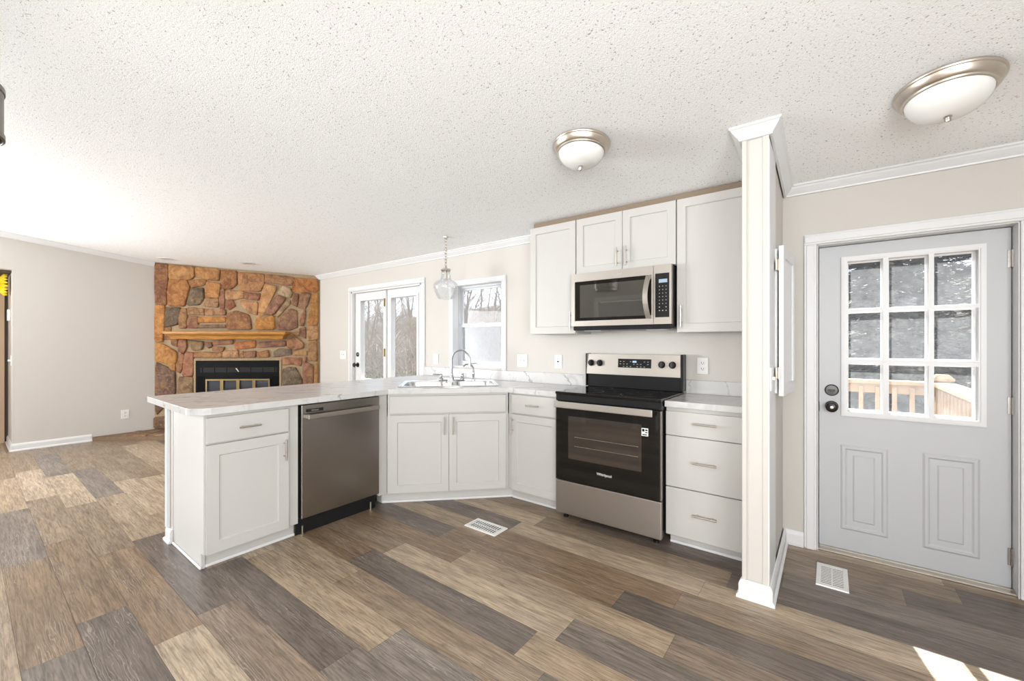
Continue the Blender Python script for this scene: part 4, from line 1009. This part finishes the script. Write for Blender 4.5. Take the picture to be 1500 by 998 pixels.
# ------------------------------------------------------------------ ceiling lamps
def slope_rot(): return (-math.atan(.105), 0, 0)
def dome(label, x, y, r):
    t = thing('ceiling_light', label, 'ceiling light', (x, y, ceil_z(y)), rot=slope_rot(), group='flush dome ceiling lights')
    MB().lathe([(r*.99, .004), (r, -.006), (r*.985, -.012), (r*.965, -.014), (r*.95, -.022), (r*.90, -.036), (r*.86, -.042), (r*.845, -.043), (r*.835, -.050), (r*.80, -.052), (r*.79, -.045)], 64).build('trim_pan', 'nickel_light', t, smooth=True)
    P = [(r*.80, -.046)]
    for i in range(1, 11): a_ = i/10*PI/2; P.append((max(r*.79*math.cos(a_), .002), -.048-r*.50*math.sin(a_)))
    MB().lathe(P, 48, capb=True).build('glass_dome', 'frost', t, smooth=True)
    z = -.048-r*.50
    MB().lathe([(.012, z+.004), (.014, z-.003), (.010, z-.006), (.009, z-.010), (.011, z-.014), (.008, z-.021), (.001, z-.023)], 20).build('finial', 'nickel', t, smooth=True)
dome('brushed nickel flush ceiling light with frosted dome over the kitchen floor', -1.10, 2.09, .158)
dome('brushed nickel flush ceiling light with frosted dome near the entry door', .389, 2.475, .168)

# pendant over the sink
px_, py_ = -2.953, 2.831; pz = ceil_z(py_)
pt = thing('pendant_light', 'clear glass schoolhouse pendant lamp hanging on a chain above the sink', 'pendant light', (px_, py_, pz))
MB().lathe([(.024, 0), (.022, -.012), (.012, -.02), (.001, -.02)], 20).build('canopy', 'nickel_light', pt, smooth=True)
zc = 1.985-pz; b = MB(); z = -.018; i = 0
while z > zc+.05:
    pts = []
    for k in range(13):
        a_ = 2*PI*k/12; x = .0125*math.cos(a_); zz = z-.017+.019*math.sin(a_); pts.append((x, 0, zz) if i % 2 == 0 else (0, x, zz))
    b.tube(pts, .003, 6, cap=False); z -= .0285; i += 1
b.build('chain', 'nickel_light', pt, smooth=True)
b = MB(); b.tube([(.004*math.sin(k*.9), .004*math.cos(k*.9), -.015+(zc+.04)*k/24) for k in range(25)], .0018, 6); b.build('cord', 'white_plastic', pt)
b = MB(); b.lathe([(.001, zc+.045), (.008, zc+.04), (.012, zc+.018), (.046, zc+.008), (.048, zc-.004), (.044, zc-.010)], 28); b.lathe([(.014, zc-.005), (.017, zc-.05), (.017, zc-.085), (.001, zc-.085)], 18); b.build('socket_cap', 'nickel_light', pt, smooth=True)
b = MB(); b.lathe([(.001, zc-.165), (.02, zc-.155), (.026, zc-.13), (.02, zc-.105), (.014, zc-.085)], 20); b.build('bulb', 'seed_glass', pt, smooth=True)
sh = MB(); sh.lathe([(.042, zc-.006), (.044, zc-.05), (.047, zc-.085), (.060, zc-.10), (.100, zc-.118), (.117, zc-.140), (.120, zc-.165), (.110, zc-.205), (.088, zc-.250), (.078, zc-.272), (.060, zc-.282)], 40, radmod=lambda t, h: 1+.012*math.cos(t*16))
so_ = sh.build('glass_shade', 'seed_glass', pt, smooth=True); sm = so_.modifiers.new('thickness', 'SOLIDIFY'); sm.thickness = .004

# dining lamp whose right rim just enters the frame
lx, ly = -2.638, -.069
lt_ = thing('hanging_lamp', 'grey metal drum lamp cut off by the left frame edge', 'pendant light', (lx, ly, ceil_z(ly)))
MB().lathe([(.06, 0), (.06, -.02), (.02, -.03), (.001, -.03)], 24).build('canopy', 'lamp_metal', lt_, smooth=True)
MB().tube([(0, 0, -.02), (0, 0, -.36)], .007, 10).build('rod', 'lamp_metal', lt_)
dr = MB(); dr.lathe([(.166, -.322), (.172, -.320), (.177, -.326), (.177, -.345), (.173, -.348), (.173, -.505), (.177, -.508), (.177, -.527), (.170, -.531), (.166, -.526), (.166, -.325)], 48); dr.build('drum_shade', 'lamp_metal', lt_, smooth=True)
MB().lathe([(.160, -.51), (.160, -.558), (.150, -.563), (.001, -.563)], 40).build('diffuser', 'lamp_metal', lt_, smooth=True)
MB().lathe([(.001, -.362), (.168, -.362), (.168, -.355), (.001, -.355)], 32).build('spider', 'lamp_metal', lt_)

# ceiling registers and floor registers
def register(name, label, loc, L, W, rotz=0, rot=None, mat='white_plastic', n=12, flip=1, cat='vent'):
    t = thing(name, label, cat, loc, rotz, rot=rot)
    b = MB(); fr = .022; h = .006*flip
    X = [(-L/2, -W/2), (L/2, -W/2), (L/2, W/2), (-L/2, W/2)]; I = [(-L/2+fr, -W/2+fr), (L/2-fr, -W/2+fr), (L/2-fr, W/2-fr), (-L/2+fr, W/2-fr)]
    r0 = b.ring([(x, y, 0) for x, y in X]); r1 = b.ring([(x*.985, y*.97, h) for x, y in X]); r2 = b.ring([(x, y, h) for x, y in I]); r3 = b.ring([(x, y, .0012*flip) for x, y in I])
    b.bridge(r0, r1); b.bridge(r1, r2); b.bridge(r2, r3); b.build('frame', mat, t)
    q = MB(); q.box(-L/2+fr, L/2-fr, -W/2+fr, W/2-fr, min(.0008*flip, .0014*flip), max(.0008*flip, .0014*flip)); q.build('duct_opening', 'dark_slot', t)
    s = MB()
    step = (L-2*fr)/n
    for i in range(n):
        x = -L/2+fr+step*(i+.5)
        for k in (-1, 1):
            y0, y1 = (-W/2+fr, -.003) if k < 0 else (.003, W/2-fr)
            s.box(x-step*.19, x+step*.19, y0, y1, min(.002*flip, h*.85), max(.002*flip, h*.85), .0004)
    s.box(-L/2+fr, L/2-fr, -.003, .003, min(.002*flip, h*.85), max(.002*flip, h*.85)); s.build('louvres', mat, t)
    return t
register('floor_vent', 'white louvred floor register in front of the sink corner', (-1.898, 2.200, 0.0005), .275, .145, 0)
register('floor_vent', 'white louvred floor register in front of the entry door', (.011, 2.872, .0005), .275, .14, PI/2)
register('ceiling_vent', 'white ceiling register above the left end of the fireplace', (-7.13, 1.72, ceil_z(1.72)), .26, .12, rot=(-math.atan(.105), 0, PI/4), flip=-1, n=10)
register('ceiling_vent', 'white ceiling register above the middle of the fireplace', (-6.2, 2.37, ceil_z(2.37)), .26, .12, rot=(-math.atan(.105), 0, PI/4), flip=-1, n=10)
# ------------------------------------------------------------------ outside
gb = bmesh.new(); NX, NY = 40, 40; grid = []
rg_ = random.Random(11)
for j in range(NY+1):
    row = []
    for i in range(NX+1):
        x = -45+i*75/NX; y = YW+.13+(j/NY)**1.4*52
        z = -1.0+max(0, y-11)*.20+rg_.uniform(-.12, .12)*(1 if j else 0); row.append(gb.verts.new((x, y, z)))
    grid.append(row)
for j in range(NY):
    for i in range(NX): gb.faces.new((grid[j][i], grid[j][i+1], grid[j+1][i+1], grid[j+1][i]))
me = bpy.data.meshes.new('ground'); gb.to_mesh(me); gb.free(); me.materials.append(M['ground'])
o = bpy.data.objects.new('ground', me); COL.objects.link(o); struct(o, 'leaf-littered ground rising into woods behind the house', 'ground')

# deck, posts and railing outside the entry door
dk = struct(MB().box(-1.3, 2.6, YW+.15, 5.7, -.18, -.10).build('deck', 'deckwood'), 'new pine deck outside the entry door', 'deck')
b = MB()
for x in (-1.25, .6, 2.5):
    for y in (3.5, 5.6): b.box(x-.06, x+.06, y-.06, y+.06, -1.3, -.17)
b.build('footing_post', 'deckwood', dk)
rl = thing('deck_railing', 'new pine deck railing seen straight out through the entry door', 'railing', (0, 5.5, -.10))
MB().box(-1.2, .86, -.075, .075, .975, 1.012, .004).build('cap_rail', 'deckwood', rl)
MB().box(-1.2, .80, -.022, .022, .885, .974, .004).build('top_rail', 'deckwood', rl); MB().box(-1.2, .80, -.022, .022, .09, .17, .004).build('bottom_rail', 'deckwood', rl)
for i in range(16): MB().box(-1.14+i*.125, -1.105+i*.125, -.045, -.018, .06, .95, .003).build('baluster', 'deckwood', rl)
b = MB(); b.box(.785, .885, -.05, .05, 0, 1.03, .004)
b.prism([(.765, -.07), (.905, -.07), (.905, .07), (.765, .07)], 1.03, 1.05); r0 = b.ring([(.765, -.07, 1.05), (.905, -.07, 1.05), (.905, .07, 1.05), (.765, .07, 1.05)]); r1 = b.ring([(.795, -.04, 1.085), (.875, -.04, 1.085), (.875, .04, 1.085), (.795, .04, 1.085)]); b.bridge(r0, r1); b.bm.faces.new(r1)
b.build('corner_post', 'deckwood', rl)
r2 = thing('deck_railing', 'new pine side railing coming back toward the house on the right of the deck', 'railing', (.835, 4.05, -.10))
MB().box(-.075, .075, .0, 1.42, .975, 1.012, .004).build('cap_rail', 'deckwood', r2); MB().box(-.022, .022, .0, 1.40, .82, .974, .004).build('top_rail', 'deckwood', r2)
for i in range(11): MB().box(-.045, -.018, .05+i*.125, .085+i*.125, .06, .95, .003).build('baluster', 'deckwood', r2)
b = MB(); b.box(-.05, .05, -.10, 0, 0, 1.03, .004); b.box(-.07, .07, -.12, .02, 1.03, 1.05, .004); b.build('end_post', 'deckwood', r2)
# low deck rail outside the patio door
r3 = thing('deck_railing', 'low sunlit wooden rail outside the patio door', 'railing', (-9.5, 5.6, -1.0))
MB().box(-2.5, 3.8, -.07, .07, 1.28, 1.32, .004).build('cap_rail', 'deckwood', r3)
for i in range(4): MB().box(-2.4+i*2.0, -2.3+i*2.0, -.05, .05, 0, 1.28, .004).build('post', 'deckwood', r3)

def tube_arrays(V, F, p0, p1, r0, r1, n):
    d = (p1-p0); 
    if d.length < 1e-5: return
    d.normalize(); a = Vector((0, 0, 1)) if abs(d.z) < .9 else Vector((1, 0, 0)); u = d.cross(a).normalized(); v = d.cross(u); b0 = len(V)
    for p, r in ((p0, r0), (p1, r1)):
        for k in range(n): t = 2*PI*k/n; V.append(p+(u*math.cos(t)+v*math.sin(t))*r)
    for k in range(n): F.append((b0+k, b0+(k+1) % n, b0+n+(k+1) % n, b0+n+k))
def bare_tree(seed, h, lean=0.05):
    r = random.Random(seed); VT, FT, VB, FB = [], [], [], []
    def grow(p, d, L, rad, lvl):
        V, F = (VT, FT) if lvl == 0 else (VB, FB); segs = 7 if lvl == 0 else 3; q = p
        for s in range(segs):
            d = (d+Vector((r.gauss(0, .10), r.gauss(0, .10), .03))).normalized(); q2 = q+d*(L/segs); ra = rad*(1-.75*s/segs); rb = rad*(1-.75*(s+1)/segs)
            tube_arrays(V, F, q, q2, ra, rb, 7 if lvl == 0 else (4 if lvl == 1 else 3)); 
            if lvl < 3 and (lvl > 0 or s >= 1):
                for k in range(6 if lvl == 0 else 2):
                    ang = r.uniform(0, 2*PI); side = Vector((math.cos(ang), math.sin(ang), r.uniform(.1, .7))).normalized()
                    grow(q.lerp(q2, r.random()), (d*.45+side*.8).normalized(), L*(r.uniform(.17, .26) if lvl == 0 else r.uniform(.35, .5)), rb*.40, lvl+1)
            q = q2
    grow(Vector((0, 0, 0)), Vector((r.gauss(0, lean), r.gauss(0, lean), 1)).normalized(), h, h*.017, 0)
    out = []
    for nm, V, F in (('trunk', VT, FT), ('branches', VB, FB)):
        me = bpy.data.meshes.new(nm); me.from_pydata([tuple(v) for v in V], [], F); me.materials.append(M['bark']); out.append(me)
    return out
def place(meshes, names, kind, label, cat, loc, rz, sc, group):
    t = thing(kind, label, cat, loc, rz, group); t.scale = (sc, sc, sc)
    for me, nm in zip(meshes, names):
        o = bpy.data.objects.new(nm, me); COL.objects.link(o); o.parent = t
gz = lambda y: -1.0+max(0, y-11)*.20-.32
kinds = [bare_tree(s, 9.0) for s in (1, 2, 3, 4)]
ra_ = random.Random(5)
# beyond the patio door and the kitchen window
spots = []
for i in range(900):
    ang = math.radians(ra_.uniform(37.5, 59)); y = ra_.uniform(11.5, 36); x = -y*math.tan(ang); sc = ra_.uniform(.5, .8)
    if any(abs(x-a)+.0 < 2.35*(sc+s2)*.82 and abs(y-b) < 2.35*(sc+s2)*.82 for a, b, s2 in spots) or len(spots) > 46: continue
    spots.append((x, y, sc)); i = len(spots)
    win = ang < math.radians(46)
    place(kinds[i % 4], ('trunk', 'branches'), 'bare_tree', 'bare grey winter tree in the woods seen through the kitchen window' if win else 'bare grey winter tree in the woods seen through the patio door', 'tree', (x, y, gz(y)), ra_.uniform(0, 6.28), sc, 'bare trees beyond the kitchen window' if win else 'bare trees beyond the patio door')
# tangled undergrowth on the hillside: nobody could count its stems
rb_ = random.Random(77); V, F = [], []
for i in range(5200):
    ang = math.radians(rb_.uniform(36, 60.5)); y = rb_.uniform(11, 37); p = Vector((-y*math.tan(ang), y, gz(y)+.25)); h = rb_.uniform(.7, 2.6)
    q = p+Vector((rb_.gauss(0, .22), rb_.gauss(0, .22), .6))*h; tube_arrays(V, F, p, q, .017, .010, 3)
    for k in range(3):
        s0 = p.lerp(q, rb_.uniform(.35, 1)); tube_arrays(V, F, s0, s0+Vector((rb_.gauss(0, .35), rb_.gauss(0, .35), rb_.uniform(.1, .5)))*h, .010, .004, 3)
me = bpy.data.meshes.new('undergrowth'); me.from_pydata([tuple(v) for v in V], [], F); me.materials.append(M['bark'])
o = bpy.data.objects.new('undergrowth', me); COL.objects.link(o); tag(o, 'tangle of bare grey undergrowth on the wooded slope behind the house', 'undergrowth', kind='stuff')
def bush(seed, n=1700, size=1.0):
    r = random.Random(seed); V, F = [], []
    for i in range(n):
        q = .52*math.sqrt(r.random()); t = r.uniform(0, 2*PI); p = Vector((q*math.cos(t), q*math.sin(t), r.uniform(.05, 1.25)*(1-.6*(q/.52)**2)))*size; a = Vector((r.gauss(0, 1), r.gauss(0, 1), r.gauss(0, 1))).normalized(); b_ = a.orthogonal().normalized(); s = r.uniform(.015, .035)*size; k = len(V)
        V += [p-a*s, p+b_*s*.6, p+a*s, p-b_*s*.6]; F.append((k, k+1, k+2, k+3))
    V2, F2 = [], []
    for i in range(9): tube_arrays(V2, F2, Vector((0, 0, 0)), Vector((r.uniform(-.35, .35), r.uniform(-.35, .35), r.uniform(.5, 1)))*size, .02*size, .006*size, 4)
    m1 = bpy.data.meshes.new('foliage'); m1.from_pydata([tuple(v) for v in V], [], F); m1.materials.append(M['bush'])
    m2 = bpy.data.meshes.new('stems'); m2.from_pydata([tuple(v) for v in V2], [], F2); m2.materials.append(M['bark']); return [m1, m2]
bk = [bush(21), bush(22)]
for i, (x, y) in enumerate(((-8.2, 7.0), (-9.7, 7.1), (-11.2, 6.9), (-10.4, 8.8), (-12.0, 8.7), (-13.6, 8.9), (-11.6, 10.5), (-13.3, 10.6), (-15.0, 10.4))):
    place(bk[i % 2], ('foliage', 'stems'), 'leafy_shrub', 'light green shrub outside the patio door', 'shrub', (x, y, gz(y)+.1), ra_.uniform(0, 6), ra_.uniform(1.1, 1.35), 'shrubs outside the patio door')
# dark evergreens beyond the entry door
def evergreen(seed, h):
    r = random.Random(seed); V, F = [], []
    for i in range(6500):
        t = r.random()**1.4; z = .25+t*(h-.25); rad = (1-t)*h*.22+.08; a_ = r.uniform(0, 2*PI); q = rad*math.sqrt(r.random()); p = Vector((q*math.cos(a_), q*math.sin(a_), z-.25*q))
        d = Vector((math.cos(a_), math.sin(a_), r.uniform(-.5, .2))).normalized(); s = d.cross(Vector((0, 0, 1))).normalized(); L = r.uniform(.22, .40); w_ = r.uniform(.06, .10); k = len(V)
        V += [p, p+d*L*.5+s*w_, p+d*L, p+d*L*.5-s*w_]; F.append((k, k+1, k+2, k+3))
    V2, F2 = [], []; tube_arrays(V2, F2, Vector((0, 0, 0)), Vector((0, 0, h)), h*.02, .01, 8)
    m1 = bpy.data.meshes.new('foliage'); m1.from_pydata([tuple(v) for v in V], [], F); m1.materials.append(M['needles'])
    m2 = bpy.data.meshes.new('trunk'); m2.from_pydata([tuple(v) for v in V2], [], F2); m2.materials.append(M['bark']); return [m1, m2]
ek = [evergreen(31, 7), evergreen(32, 7)]
n_ = 0
for y, xs in ((8.6, (-2.5, .75, 4.0)), (12.4, (-4.4, -.9, 2.75, 6.4)), (16.8, (-3.0, 1.0, 5.0)), (21.5, (-1.2, 3.0, 7.0))):
    for x in xs:
        place(ek[n_ % 2], ('foliage', 'trunk'), 'evergreen_tree', 'dark evergreen tree beyond the deck seen through the entry door', 'tree', (x, y, gz(y)), ra_.uniform(0, 6), .80 if y < 10 else .98, 'evergreens beyond the deck'); n_ += 1
